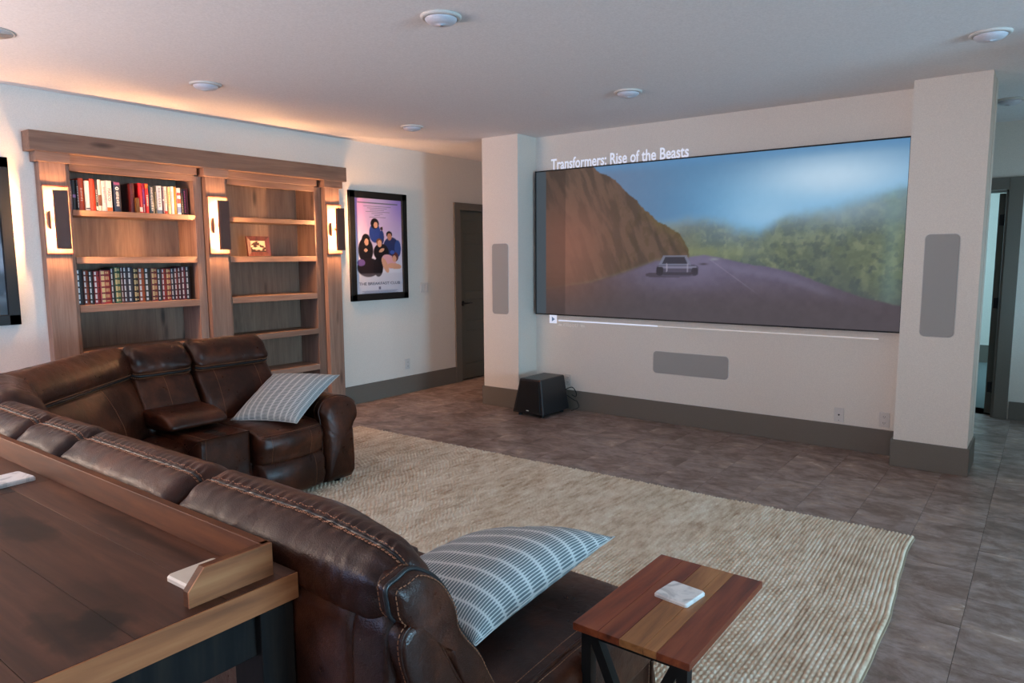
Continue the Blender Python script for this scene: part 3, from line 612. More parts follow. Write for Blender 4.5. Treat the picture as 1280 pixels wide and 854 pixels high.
# (left, right, height, colour, marks[(z0,z1,colour,kind)], label)
W_, Kk = (225, 220, 214), (24, 24, 30)
UP = [
 (50, 88, .215, (52, 60, 88), [('t', .35, .85, W_)], 'slate blue paperback, first book on the left of the upper shelf'),
 (90, 124, .222, (26, 24, 30), [('b', .42, .52, (120, 90, 150))], 'black book with a small purple emblem, second from the left on the upper shelf'),
 (126, 147, .222, (34, 32, 36), [('t', .1, .8, W_)], 'thin black book with white spine title left of the orange book'),
 (148, 196, .238, (214, 72, 24), [('t', .3, .7, (240, 190, 160))], 'tall bright orange book near the left end of the upper shelf'),
 (199, 244, .222, (232, 226, 220), [('b', .06, .10, Kk)], 'white book between the orange and the red-orange books'),
 (246, 292, .238, (204, 58, 28), [], 'red-orange book right of a plain white book'),
 (294, 314, .226, (30, 22, 26), [('t', .3, .7, W_), ('b', .04, .16, W_)], 'thin black book with white lettering right of the red-orange book'),
 (316, 350, .238, (214, 206, 196), [('b', .18, .52, (112, 74, 56))], 'white book with a brown lower spine block'),
 (353, 392, .232, (224, 210, 206), [('t', .3, .8, (170, 150, 150))], 'pale pinkish white book left of the red-lettered white book'),
 (394, 450, .236, (228, 222, 216), [('F', .35, .75, (150, 40, 40)), ('b', .02, .14, (220, 110, 40))], 'white book lettered FIASCO with an orange block at its foot'),
 (466, 530, .232, (34, 42, 66), [('b', .90, .985, (150, 80, 120)), ('c', .78, .78, W_), ('t', .2, .68, W_)], 'navy book with a white circle and pink top, left of the gap'),
 (622, 664, .228, (78, 18, 22), [('b', .60, .62, (40, 8, 10)), ('b', .86, .88, (40, 8, 10))], 'dark maroon hardback just right of the gap'),
 (706, 740, .236, (196, 20, 28), [('b', .05, .2, W_)], 'bright red book right of the small wooden bookend'),
 (742, 768, .236, (180, 28, 60), [('b', .3, .8, (120, 50, 120)), ('t', .05, .3, W_)], 'red book with a purple spine band'),
 (769, 802, .236, (204, 24, 30), [('b', .84, .98, (222, 120, 30)), ('t', .25, .6, (240, 200, 190))], 'red book with an orange top band left of the charcoal book'),
 (806, 858, .222, (46, 54, 58), [('t', .1, .92, (200, 204, 200))], 'wide charcoal book with large pale spine lettering'),
 (862, 886, .222, (62, 58, 36), [('t', .2, .8, (150, 150, 110))], 'thin dark olive book right of the charcoal book'),
 (888, 942, .226, (210, 212, 216), [('t', .25, .9, (110, 108, 120)), ('b', .02, .14, (90, 110, 130))], 'wide light grey book with dark grey spine lettering'),
 (945, 962, .214, (112, 88, 98), [('b', .5, .56, W_)], 'thin mauve book between light grey and cream books'),
 (963, 996, .224, (232, 226, 214), [('b', .02, .12, (206, 60, 40)), ('t', .4, .85, (200, 160, 120))], 'cream book with a red block at its foot'),
 (998, 1030, .222, (226, 200, 140), [('t', .3, .8, (180, 130, 60))], 'pale yellow book near the right of the upper shelf'),
 (1033, 1068, .228, (228, 224, 216), [('t', .4, .8, (170, 170, 180))], 'plain white book left of the golden yellow book'),
 (1070, 1096, .224, (226, 140, 26), [], 'golden yellow book near the right end of the upper shelf'),
 (1098, 1140, .220, (214, 214, 220), [('b', .72, .82, (200, 50, 40)), ('b', .42, .6, (200, 50, 40)), ('b', .08, .3, (90, 120, 170))], 'white book with red bands and a blue foot near the right end'),
 (1142, 1166, .216, (36, 32, 34), [('t', .1, .8, (150, 140, 100))], 'thin dark book between the red-banded and pink-lettered books'),
 (1168, 1196, .216, (40, 18, 28), [('t', .1, .9, (196, 90, 140))], 'black book with pink spine lettering, second from the right end'),
 (1198, 1224, .218, (92, 20, 28), [], 'dark red book at the right end of the upper shelf'),
]
def make_book(y0, y1, h, depth, xf, z, col, label, group, lean=0):
    t = empty('book', (xf, (y0+y1)/2, z)); tag(t, label, 'book', group); W = y1-y0
    bm = bmesh.new(); bx(bm, -depth, -.004, -W/2, -W/2+.003, 0, h); bx(bm, -depth, -.004, W/2-.003, W/2, 0, h)
    rings = []                                               # slightly rounded spine
    for zz in (0, h): rings.append([Vector((-.006, -W/2, zz)), Vector((-.002, -W/2, zz)), Vector((.0015, -W*.25, zz)), Vector((.0022, 0, zz)), Vector((.0015, W*.25, zz)), Vector((-.002, W/2, zz)), Vector((-.006, W/2, zz))])
    add_ring_surface(bm, rings); obj('cover', bm, cmt(col), t)
    box('page_block', -depth+.005, -.004, -W/2+.0031, W/2-.0031, .003, h-.004, m_pages, t)
    return t, W
for (a, b_, h, c, marks, lb) in UP:
    y0, y1 = pxy(a)+.0006, pxy(b_)-.0006; t, W = make_book(y0, y1, h, .15+.02*random.random(), -.028-.008*random.random(), 1.910, c, lb, 'books on the upper shelf')
    for k_, z0, z1, mc_ in marks:
        if k_ == 'b': box('spine_band', -.001, .0034, -W*.42, W*.42, z0*h, z1*h, cmt(mc_), t)
        elif k_ == 'c':
            bm = bmesh.new(); lathe(bm, [(.006, 0), (.013, 0), (.013, .0036), (.006, .0036), (.006, 0)], (0, 0, z0*h), 18, 'x'); obj('emblem', bm, cmt(mc_), t)
        elif k_ == 'F':
            o = text_mesh('FIASCO', cmt(mc_), 'spine_title', None, 0, 1, 0, 1, 0)
            for v in o.data.vertices: q = v.co.copy(); v.co = Vector((.0036, (q.z-.5)*W*.5, h*(z1-(z1-z0)*q.x)))
            o.parent = t
        else:
            bm = bmesh.new(); zc = z0*h
            while zc < z1*h:
                L = .006+.008*random.random(); bx(bm, .001, .0035, -W*.22*random.uniform(.6, 1), W*.22*random.uniform(.6, 1), zc, zc+L*.55); zc += L
            obj('spine_title', bm, cmt(mc_), t)
t = empty('bookend', (-.018, (pxy(660)+pxy(702))/2, 1.910)); tag(t, 'small upright wooden block bookend before the maroon hardback', 'bookend')
W = pxy(702)-pxy(668); bm = bmesh.new(); bx(bm, -.10, .004, -W/2, W/2, 0, .118, .003); obj('upright_block', bm, m_bookend, t); 

# leather-bound set on the lower shelf
m_gold = plain('gilt_bands', lin(196, 176, 128), .3, .5, .6); m_silver = plain('silver_bands', lin(190, 196, 200), .3, .5, .6)
def pxl(p): return -3.748+(p-48)/1145*.925
LOW = [(60, 122, .272, (22, 24, 32), 's', 'thick black'), (124, 168, .262, (112, 52, 34), 's', 'russet'), (171, 211, .258, (34, 34, 40), 's', 'thin charcoal'), (214, 266, .258, (116, 28, 36), 's', 'crimson'),
 (270, 366, .262, (132, 34, 36), 'g', 'widest red'), (369, 400, .278, (50, 48, 52), 's', 'slim grey-black'), (403, 458, .286, (48, 88, 62), 'g', 'green'), (461, 484, .286, (78, 42, 48), 's', 'slim plum'),
 (486, 526, .286, (52, 46, 56), 's', 'dusky grey'), (528, 576, .286, (42, 50, 66), 's', 'slate blue'), (580, 628, .276, (30, 26, 22), 'g', 'black with gold panels'), (631, 688, .276, (134, 66, 36), 's', 'tawny orange-brown'),
 (691, 752, .276, (26, 26, 26), 's', 'broad black'), (755, 816, .276, (112, 40, 38), 'g', 'red with gilt dots'), (818, 858, .268, (32, 46, 52), 's', 'dark teal'), (861, 903, .268, (124, 38, 38), 's', 'brick red'),
 (906, 954, .268, (128, 40, 36), 'g', 'scarlet'), (957, 990, .270, (34, 48, 62), 's', 'navy teal'), (993, 1028, .274, (84, 26, 36), 's', 'burgundy'), (1031, 1066, .276, (60, 24, 34), 's', 'dark maroon'),
 (1069, 1112, .284, (78, 24, 44), 's', 'wine red'), (1115, 1160, .284, (24, 22, 28), 's', 'black end')]
for i, (a, b_, h, c, k_, nm) in enumerate(LOW):
    h *= .98
    y0, y1 = pxl(a)+.0006, pxl(b_)-.0006
    left = LOW[i-1][5] if i else None
    lb = f'{nm} leather-bound volume on the lower shelf, '+(f'right of the {left} one' if left else 'first on the left')
    t, W = make_book(y0, y1, h, .17, -.03, 1.203, c, lb, 'leather-bound volumes on the lower shelf')
    mm = m_gold if k_ == 'g' else m_silver
    for q in range(5):
        zc = h*(.13+.18*q); box('raised_band', -.002, .0048, -W*.47, W*.47, zc, zc+.005, cmt(tuple(int(v*.5) for v in c)), t, .001)
    bm = bmesh.new()
    for q in range(6):
        z0 = h*(.015 if q == 0 else .13+.18*(q-1))+.009; z1 = h*(.13+.18*q)-.004 if q < 5 else h-.006
        bx(bm, -.001, .0032, -W*.40, -W*.10, z0, z1)
        if k_ == 'g':
            for r_ in range(3): bx(bm, -.001, .0034, W*(.0+.12*r_), W*(.06+.12*r_), z0+.004, z1-.004)
    obj('tooled_panels', bm, mm, t)

# picture frame on the shelf
t = empty('picture_frame', (-.10, -2.135, 1.5635)); tag(t, 'small reddish wood picture frame standing on the right bay shelf', 'picture frame')
t.rotation_euler = (0, math.radians(-8), 0)
fw2, fh, bd = .235, .185, .04
for nm, pts in (('bottom_rail', [(-fw2/2, 0), (fw2/2, 0), (fw2/2-bd, bd), (-fw2/2+bd, bd)]), ('top_rail', [(-fw2/2, fh), (fw2/2, fh), (fw2/2-bd, fh-bd), (-fw2/2+bd, fh-bd)]),
                ('left_rail', [(-fw2/2, 0), (-fw2/2, fh), (-fw2/2+bd, fh-bd), (-fw2/2+bd, bd)]), ('right_rail', [(fw2/2, 0), (fw2/2, fh), (fw2/2-bd, fh-bd), (fw2/2-bd, bd)])):
    bm = bmesh.new(); f0 = [bm.verts.new((0, p[0], p[1])) for p in pts]; f1 = [bm.verts.new((.022 if k < 2 else .012, p[0], p[1])) for k, p in enumerate(pts)]
    bm.faces.new(f0); bm.faces.new(f1)
    for k in range(4): bm.faces.new((f0[k], f0[(k+1) % 4], f1[(k+1) % 4], f1[k]))
    obj(nm, bm, m_frame_wood, t)
g = np.zeros((30, 40, 3))+np.array([236, 200, 160.]); yy, xx = np.mgrid[0:30, 0:40]; nn = fbm(30, 40, 4, 6, 1, 44)
g = mix(g, [70, 46, 36], sm(.50, .58, nn+.35*(yy/30.-.45))*1.0); g = mix(g, [60, 42, 36], sm(22, 27, yy)*.9)
picture('photograph', g, (.008, -fw2/2+bd-.002, bd-.002), (0, fw2-2*bd+.004, 0), (0, 0, fh-2*bd+.004), m_print, t)
bm = bmesh.new(); bx(bm, -.004, .006, -fw2/2+.01, fw2/2-.01, .004, fh-.01); obj('backing', bm, m_slot, t)
bm = bmesh.new(); tube(bm, [(-.004, 0, .13), (-.075, 0, .0115)], .005, 6); obj('easel_leg', bm, m_slot, t)

# ------------------------------------------------------------------ rug
def build_rug():
    x0, x1, y0, y1 = .86, 5.315, -4.95, -1.80; rows = 236; pr_ = 6; ny = 330
    nx = rows*pr_+1; X = np.linspace(0, 1, nx); Y = np.linspace(0, 1, ny)
    ri = np.minimum((X*rows).astype(int), rows-1); ph = X*rows-ri; r = np.random.RandomState(4); off = r.rand(rows)*6.28; endo = r.rand(rows)*.012
    prof = np.sqrt(np.clip(1-(2*ph-1)**2, 0, 1))**.8
    yy = Y[:, None]*(y1-y0); wob = fbm(ny, nx, 5, 12, 1.3, 8)
    braid = .5+.5*np.sin(yy/.034*2*PI+off[ri][None, :]+3*wob+(ph*2-1)[None, :]*1.2)
    Z = .008+.015*prof[None, :]*(.50+.50*braid)+.006*(wob-.5)
    XX = x0+X[None, :]*(x1-x0)+.010*(fbm(ny, nx, 3, 6, 1, 15)-.5)*(1-X[None, :]**10)+.0022*np.sin(yy/.034*2*PI+off[ri][None, :])*prof[None, :]
    yw_ = y0+Y*(y1-y0); ex = 5.293+.052*np.clip((-1.95-yw_)/.85, 0, 1)**1.3+.010*np.exp(-((yw_+1.74)/.10)**2)-5.315
    XX = XX+(X[None, :]**6)*ex[:, None]+(X[None, :]**14)*.001*np.sin(Y[:, None]*60)
    top = y1-endo[ri][None, :]+.006*prof[None, :]; slope = (XX-x0)/(x1-x0)
    YY = y0+Y[:, None]*(top-y0)+.085*slope*Y[:, None]
    P = np.stack([XX, YY, Z], -1); P[-1, :, 2] = .004; P[0, :, 2] = .004
    idx = np.arange(nx*ny).reshape(ny, nx); f = np.stack([idx[:-1, :-1], idx[:-1, 1:], idx[1:, 1:], idx[1:, :-1]], -1).reshape(-1, 4)
    me = bpy.data.meshes.new('braided_rows'); me.vertices.add(nx*ny); me.vertices.foreach_set('co', P.reshape(-1)); me.loops.add(f.size); me.loops.foreach_set('vertex_index', f.reshape(-1))
    me.polygons.add(len(f)); me.polygons.foreach_set('loop_start', np.arange(len(f))*4); me.update(calc_edges=True)
    rt = empty('rug', (3.0, -3.2, 0)); tag(rt, 'large cream braided wool rug on the dark tile floor', 'rug')
    o = mesh_obj('braided_rows', me, m_rug, rt, True); o['kind'] = 'stuff'; rel(o)
    bm = bmesh.new(); L = []; R_ = []
    for k in range(0, ny, 3): p = P[k, -1]; L.append(Vector((p[0]-.02, p[1], .006))); R_.append(Vector((p[0]+.007, p[1]+.0, .006)))
    va = [bm.verts.new(p) for p in L]; vb = [bm.verts.new(p) for p in R_]; vc = [bm.verts.new(p-Vector((0, 0, .0055))) for p in R_]
    for k in range(len(va)-1): bm.faces.new((va[k], vb[k], vb[k+1], va[k+1])); bm.faces.new((vb[k], vc[k], vc[k+1], vb[k+1]))
    rel(obj('edge_binding', bm, plain('rug_binding', lin(178, 160, 138), .9, .1), rt))
build_rug()

# ------------------------------------------------------------------ sectional sofa
sofa = empty('sectional_sofa', (2.6, -4.2, 0)); tag(sofa, 'dark brown leather reclining sectional sofa with tan stitching', 'sofa')
thread = bmesh.new()
class Fr:
    def __init__(s, O, ang): s.O = Vector((O[0], O[1], 0)); s.S = Vector((math.cos(ang), math.sin(ang), 0)); s.F = Vector((-math.sin(ang), math.cos(ang), 0))
    def __call__(s, a, f, z): return s.O+s.S*a+s.F*f+Vector((0, 0, z))
def wrinkle(p, amp):
    a = noise.noise(p*9)*.9+noise.noise(p*21+Vector((5, 3, 1)))*.45
    r = 1-abs(noise.noise(Vector((p.x*16, p.y*16, p.z*5))+Vector((noise.noise(p*4)*1.5,)*3)))*2
    return amp*(a*.7+r*.5)
def cushion(name, fr, prof, s0, s1, r0=.08, r1=.08, n=44, m=34, amp=.003, bow=0, mat=m_leather, crown=0, rmin=.0, gather=.004, parent=None, power=2.4, groove=None, pucker=0.0, taper=None):
    """closed section prof [(f,z)...] lofted from s0 to s1; the ends round over radius r0, r1"""
    P = catmull(prof, n); c = sum(P, Vector())/n
    ts = [.5-.5*math.cos(PI*i/(m-1)) for i in range(m)]; ts = [.55*t_+.45*i/(m-1) for i, t_ in enumerate(ts)]
    rings = []; L = s1-s0
    for i, t_ in enumerate(ts):
        s = s0+L*t_; k = 1.0
        if s-s0 < r0: k = min(k, (1-(1-(s-s0)/r0)**power)**(1/power) if r0 > 0 else 1)
        if s1-s < r1: k = min(k, (1-(1-(s1-s)/r1)**power)**(1/power) if r1 > 0 else 1)
        sh = [r0, r1]; k2 = .0
        dmin = min(abs(c.x-p.x)+abs(c.y-p.y) for p in P)
        b = bow*math.sin(PI*t_); cr = crown*math.sin(PI*t_); ring = []
        for ki, p in enumerate(P):
            d = (p-c); L_ = d.length; inset = (1-k)*max(.02, min(L_, max(r0, r1)*.9)); d = d*(max(rmin, (L_-inset))/L_) if L_ > 1e-6 else d
            q = c+d
            if taper: q = Vector((taper(s, q.x), q.y, 0))
            wpos = fr(s, q.x+b*(1 if q.x > c.x else .3), q.y+cr*(1 if q.y > c.y else 0))
            nrm = (fr(s, q.x, q.y)-fr(s, c.x, c.y)); nrm.normalize()
            e = min(s-s0, s1-s); g_ = gather*math.exp(-(e/.09)**2)*math.sin((d.x*70+d.y*70)+3*noise.noise(wpos*10))*(1 if k > .3 else 0)
            if groove is not None:
                dk = ki-groove; g_ -= .0055*math.exp(-(dk/.55)**2)
                g_ += pucker*math.exp(-((dk-2.2)/2.2)**2)*(math.sin(s*2*PI/.031+2.5*noise.noise(wpos*14))+.5*math.sin(s*2*PI/.019+3*noise.noise(wpos*9)))*.6
                g_ += .35*pucker*math.exp(-((dk+1.6)/1.6)**2)*math.sin(s*2*PI/.045+3*noise.noise(wpos*11))
            ring.append(wpos+nrm*(wrinkle(wpos, amp)+g_))
        rings.append(ring)
    bm = bmesh.new(); add_ring_surface(bm, rings); o = obj(name, bm, mat, parent or sofa, True)
    if o.parent is sofa: rel(o)
    return o, rings, fr, c
def seam(rings, k, i0=1, i1=None, lift=.002, c_fn=None, dk=0):
    out = []; i1 = i1 or len(rings)-1; n = len(rings[0])
    for i in range(i0, i1):
        r = rings[i]; c = sum(r, Vector())/n; a = int(math.floor(k)) % n; b = (a+1) % n; u = k-math.floor(k); p = r[a].lerp(r[b], u); d = p-c; d.normalize(); out.append(p+d*lift)
    return out
def piping(name, pts, r, mat, parent, n=8):
    bm = bmesh.new(); tube(bm, pts, r, n); o = obj(name, bm, mat, parent, True); 
    if parent is sofa: rel(o)
    else: o.matrix_parent_inverse = Matrix.Translation(-sofa.location) if False else Matrix.Identity(4)
    return o

# sections, f = forward distance from the rear of the row, z = height
HEAD = [(.066, .845), (.026, .856), (.014, .895), (.026, .938), (.064, .968), (.112, .981), (.148, .989), (.190, .977), (.238, .930), (.256, .870), (.230, .810), (.17, .79), (.11, .80)]
LUMB = [(.12, .80), (.10, .70), (.155, .50), (.24, .42), (.36, .42), (.40, .50), (.355, .64), (.300, .74), (.24, .82), (.17, .84)]
SHELL = [(.03, .05), (.02, .30), (.012, .55), (.008, .78), (.018, .855), (.05, .872), (.12, .78), (.2, .55), (.24, .30), (.24, .05)]
ZK = 44*5/13.0         # index of the zip line on the section (sixth control point)
near = Fr((0, -5.172), 0); leftf = Fr((1.05, 0), -PI/2)     # left: s = -y ... forward +x
def back_unit(fr, s0, s1, r0=.07, r1=.07, gather=.004, amp=.0025, taper=None, m=100):
    n_ = 66; zk = n_*5/13.0
    _, rg, _, _ = cushion('headrest', fr, HEAD, s0, s1, r0, r1, n_, m, amp, gather=gather, groove=round(zk), pucker=.0042, taper=taper)
    zk = round(zk)
    piping('zip_piping', seam(rg, zk, 3, len(rg)-3, .0012), .0042, m_zip, sofa)
    stitch(thread, seam(rg, zk-1.3, 3, len(rg)-3, .0012), r=.0012); stitch(thread, seam(rg, zk-.9, 3, len(rg)-3, .0012), r=.0012)
    stitch(thread, seam(rg, zk+1.1, 3, len(rg)-3, .0012), r=.0012)
    return rg
# near row: four back units seen from behind
def sm_(a, b, x): t_ = max(0, min(1, (x-a)/(b-a))); return t_*t_*(3-2*t_)
rgN = back_unit(near, 4.065, 4.868, .06, .11, gather=.004, amp=.003, taper=lambda s_, f: f*(1-.34*sm_(4.50, 4.86, s_)), m=140)
back_unit(near, 3.345, 4.055, .07, .06); back_unit(near, 2.985, 3.335, .06, .06); back_unit(near, 2.52, 2.975, .06, .06)
# lower back cushions
zl = 40*9/10.0
LUMN = [(.005, .925), (.018, .952), (.070, .955), (.125, .925), (.170, .865), (.203, .790), (.262, .692), (.315, .590), (.375, .480), (.30, .455), (.235, .57), (.18, .68), (.10, .80), (.05, .85), (.015, .885)]
_, rl, _, _ = cushion('lumbar_cushion', near, LUMN, 4.10, 4.893, .05, .040, 90, 80, .002, power=2.0, taper=lambda s_, f: f+.05*sm_(.12, .3, f)*(1-sm_(4.6, 4.88, s_))+.075*(1-sm_(4.79, 4.85, s_))*(1-sm_(.08, .16, f)))
for s0, s1 in ((3.38, 4.05), (3.0, 3.33), (2.55, 2.96)): cushion('lumbar_cushion', near, LUMB, s0, s1, .05, .05, 32, 20)
# zip seam running round the visible end of the lumbar cushion
n5 = 52
def end_path(rings, idx_station, ks, lift): 
    r = rings[idx_station]; n = len(r); c = sum(r, Vector())/n; out = []
    for k in ks:
        a = int(math.floor(k)) % n; b = (a+1) % n; p = r[a].lerp(r[b], k-math.floor(k)); d = (p-c); d.normalize(); out.append(p+d*lift*.4+Vector((lift, 0, 0)))
    return out
i_e = len(rl)-6
ks = [-8+q*.5 for q in range(0, 110)]
pz = end_path(rl, i_e, ks, .001); piping('zip_piping', pz, .0052, m_zip, sofa)
stitch(thread, end_path(rl, i_e-3, ks, .0015), r=.0012); stitch(thread, end_path(rl, i_e+3, ks, .0015), r=.0012)
# shells (outer back) and side upright at the open end
cushion('outer_back', near, SHELL, 3.36, 4.765, .03, .02, 36, 30, .002, gather=0); cushion('outer_back', near, SHELL, 2.5, 3.35, .03, .03, 30, 14, .002, gather=0)
cushion('back_corner_panel', near, SHELL, 4.758, 4.86, .015, .03, 40, 14, .001, gather=0)
_, rs, _, _ = cushion('side_upright', near, [(.03, .06), (.035, .4), (.040, .70), (.020, .80), (.020, .845), (.045, .865), (.075, .855), (.115, .81), (.165, .72), (.215, .63), (.27, .50), (.30, .30), (.30, .06)], 4.84, 4.895, .02, .028, 60, 20, .001, gather=0, power=2.0)
ks2 = [2+q*.5 for q in range(0, 80)]
stitch(thread, end_path(rs, len(rs)-7, ks2, .0012), r=.0012); piping('welt', end_path(rs, len(rs)-5, ks2, .0003), .0035, m_leather, sofa)
# seats of the near row
SEAT = [(.30, .26), (.28, .42), (.40, .475), (.70, .492), (.98, .488), (1.13, .462), (1.20, .40), (1.195, .33), (1.12, .27), (.70, .25)]
_, rs2, _, _ = cushion('seat_cushion', near, SEAT, 4.10, 4.885, .06, .085, 56, 44, .003, crown=.008)
cushion('seat_cushion', near, [(f*.80+.05, z) for f, z in SEAT], 3.38, 4.09, .06, .06, 40, 24, .003)
nS = 56; stitch(thread, seam(rs2, nS*5.1/10, 3, len(rs2)-3, .001))
stitch(thread, end_path(rs2, len(rs2)-8, [nS*.22+q*.5 for q in range(0, 76)], .0015)); piping('welt', end_path(rs2, len(rs2)-6, [nS*.2+q*.5 for q in range(0, 80)], .001), .005, m_leather, sofa)
stitch(thread, end_path(rs2, len(rs2)-5, [nS*.2+q*.5 for q in range(0, 80)], .0015))
def rect_prof(f0, f1, z0, z1, r=.03): return [(f0, z0), (f0, (z0+z1)/2), (f0, z1-r), (f0+r, z1), ((f0+f1)/2, z1), (f1-r, z1), (f1, z1-r), (f1, (z0+z1)/2), (f1, z0), ((f0+f1)/2, z0)]
o, rb_, _, _ = cushion('base', near, rect_prof(.22, 1.13, .05, .34), 4.1, 4.86, .02, .02, 40, 20, .0015, gather=0)
cushion('base', near, rect_prof(.22, .90, .05, .30), 2.6, 4.09, .02, .02, 30, 12, .0015, gather=0)
piping('welt', [near(4.862, 1.125, z/100) for z in range(6, 34, 2)], .006, m_leather, sofa)
stitch(thread, [near(4.864, 1.105, z/100) for z in range(6, 34)]); stitch(thread, [near(4.864, .35+.02*i, .30) for i in range(37)])
cushion('footrest', near, rect_prof(1.08, 1.20, .07, .33, .04), 4.12, 4.85, .03, .04, 30, 20, .002, gather=0)
cushion('console_body', near, rect_prof(.25, .98, .06, .50, .03), 3.0, 3.34, .02, .02, 30, 12, .0015, gather=0)

# left row: recliner, console, arm. s along +y (reverse frame): use frame rotated -90 deg: S = -y, F = +x
def LF(y): return -y
HEADL = [(.05, .74), (.03, .80), (.03, .88), (.07, .95), (.12, .985), (.17, 1.002), (.22, .995), (.275, .955), (.310, .90), (.315, .85), (.290, .805), (.20, .77), (.12, .74)]
LUML = [(.15, .80), (.14, .62), (.18, .46), (.34, .43), (.43, .47), (.42, .58), (.375, .69), (.315, .79), (.26, .825), (.20, .82)]
def left_back(s0, s1, fr=leftf, vert=(.27, .73), dz=0, r=.06):
    hp = [(f, z+dz) for f, z in HEADL]
    _, rg, _, _ = cushion('headrest', fr, hp, s0, s1, r, r, 52, 60, .0035, gather=.008)
    zk = 52*9.6/13.0
    piping('zip_piping', seam(rg, zk, 2, len(rg)-2, .002), .0055, m_zip, sofa); stitch(thread, seam(rg, zk-1.3, 2, len(rg)-2, .003), r=.0018); stitch(thread, seam(rg, zk+1.2, 2, len(rg)-2, .003), r=.0018)
    _, rl_, _, _ = cushion('lumbar_cushion', fr, LUML, s0+.005, s1-.005, r*.8, r*.8, 44, 34, .0035, gather=.003)
    for v in vert:
        i = int(len(rl_)*v); r_ = rl_[i]; n = len(r_); c = sum(r_, Vector())/n
        stitch(thread, [p+(p-c).normalized()*.0015 for p in (r_[int(n*q/40)] for q in range(16, 32))])
left_back(LF(-3.03), LF(-3.60)) if False else left_back(3.045, 3.600)
left_back(3.615, 4.0, vert=(.5,))
cushion('outer_back', leftf, [(.0, .05), (.0, .4), (.02, .7), (.06, .90), (.12, .955), (.17, .90), (.22, .6), (.28, .3), (.28, .05)], 2.985, 4.02, .03, .03, 36, 24, .002, gather=0)
SEATL = [(.35, .26), (.33, .42), (.45, .49), (.66, .505), (.84, .50), (.965, .475), (1.01, .42), (1.0, .33), (.95, .27), (.6, .25)]
_, rsl, _, _ = cushion('seat_cushion', leftf, SEATL, 3.125, 3.60, .05, .05, 50, 30, .003, bow=.03)
stitch(thread, seam(rsl, 50*5.25/10, 2, len(rsl)-2, .002)); piping('welt', seam(rsl, 50*5.5/10, 2, len(rsl)-2, .0), .005, m_leather, sofa)
for v in (.3, .78):
    r_ = rsl[int(len(rsl)*v)]; n = len(r_); c = sum(r_, Vector())/n; stitch(thread, [p+(p-c).normalized()*.0015 for p in (r_[q] for q in range(27, 40))])
_, rfl, _, _ = cushion('footrest', leftf, [(.86, .06), (.86, .2), (.88, .29), (.94, .305), (1.0, .27), (1.02, .18), (1.0, .08), (.94, .05)], 3.125, 3.60, .04, .04, 32, 24, .002, bow=.03)
r_ = rfl[int(len(rfl)*.28)]; n = len(r_); c = sum(r_, Vector())/n; stitch(thread, [p+(p-c).normalized()*.0015 for p in (r_[q] for q in range(12, 26))])
cushion('base', leftf, rect_prof(.25, .90, .05, .30), 2.92, 4.9, .02, .02, 30, 12, .001, gather=0)
# rolled arm with rounded front panel
def arm(fr, s0, s1):
    # section across the arm (s, z), swept forward along f
    sec = [(s0+.06, .045), (s0+.012, .05), (s0+.004, .10), (s0-.0, .30), (s0+.005, .47), (s0-.035, .53), (s0-.03, .595), (s0+.04, .635), ((s0+s1)/2, .645), (s1-.04, .625), (s1+.01, .565), (s1+.005, .50), (s1-.0, .35), (s1-.004, .10), (s1-.012, .05), (s1-.06, .045)]
    P = catmull(sec, 48); c = sum(P, Vector())/48; rings = []
    fs = [.20+.80*i/22 for i in range(23)]
    for i, f in enumerate(fs):
        k = 1; e = 1.0-f; k = (1-max(0, 1-e/.05)**2.2)**(1/2.2) if e < .05 else 1
        drop = -.020*sm_(.45, 1.0, f)-.012
        ring = []
        for p in P:
            d = p-c; L_ = d.length; d = d*((L_-(1-k)*.045)/L_); q = c+d
            wp = fr(q.x, f+.018*math.sin(min(1, max(0, (q.y-.05)/.6))*PI*1.1), q.y+drop*(q.y > .4)*1.0)
            ring.append(wp+Vector((0, 0, 1))*0+(d.normalized().x*fr.S+Vector((0, 0, d.normalized().y)))*wrinkle(wp, .002))
        rings.append(ring)
    bm = bmesh.new(); add_ring_surface(bm, rings); rel(obj('armrest', bm, m_leather, sofa, True))
    r_ = rings[-3]; piping('welt', [p+fr.F*.006 for p in r_], .006, m_leather, sofa)
    r_ = rings[-4]; stitch(thread, [p+(p-sum(r_, Vector())/48).normalized()*.002 for p in r_[4:42]])
def sm_(a, b, x): t_ = max(0, min(1, (x-a)/(b-a))); return t_*t_*(3-2*t_)
arm(leftf, 2.862, 3.105)
# console between recliner and corner
_, rc_, _, _ = cushion('console_body', leftf, rect_prof(.35, .93, .05, .505, .02), 3.615, 3.945, .02, .02, 44, 18, .0015, gather=0)
r_ = rc_[-4]; stitch(thread, [p+leftf.F*.001+(p-sum(r_, Vector())/44).normalized()*.0015 for p in r_[16:34]])
cushion('console_lid', leftf, [(.28, .53), (.28, .59), (.33, .625), (.50, .630), (.64, .615), (.72, .575), (.70, .535), (.50, .515)], 3.63, 4.0, .04, .04, 40, 22, .002, gather=.002)
for f in (.775, .86):
    bm = bmesh.new(); c0 = leftf(3.78, f, .503); lathe(bm, [(.037, .004), (.042, .006), (.043, .003), (.037, .001), (.034, .001), (.030, .0015), (0, .0015)], c0, 24); rel(obj('cup_holder', bm, m_black, sofa, True))
for fx_, fy_ in ((4.80, -4.08), (4.80, -5.05), (4.15, -4.08), (3.4, -5.05), (2.6, -5.05), (1.20, -2.96), (1.96, -2.96), (1.2, -3.9), (1.9, -3.9)):
    bm = bmesh.new(); lathe(bm, [(0, .018), (.022, .018), (.026, .075), (0, .075)], (fx_, fy_, 0), 14); rel(obj('foot', bm, m_black, sofa, True))
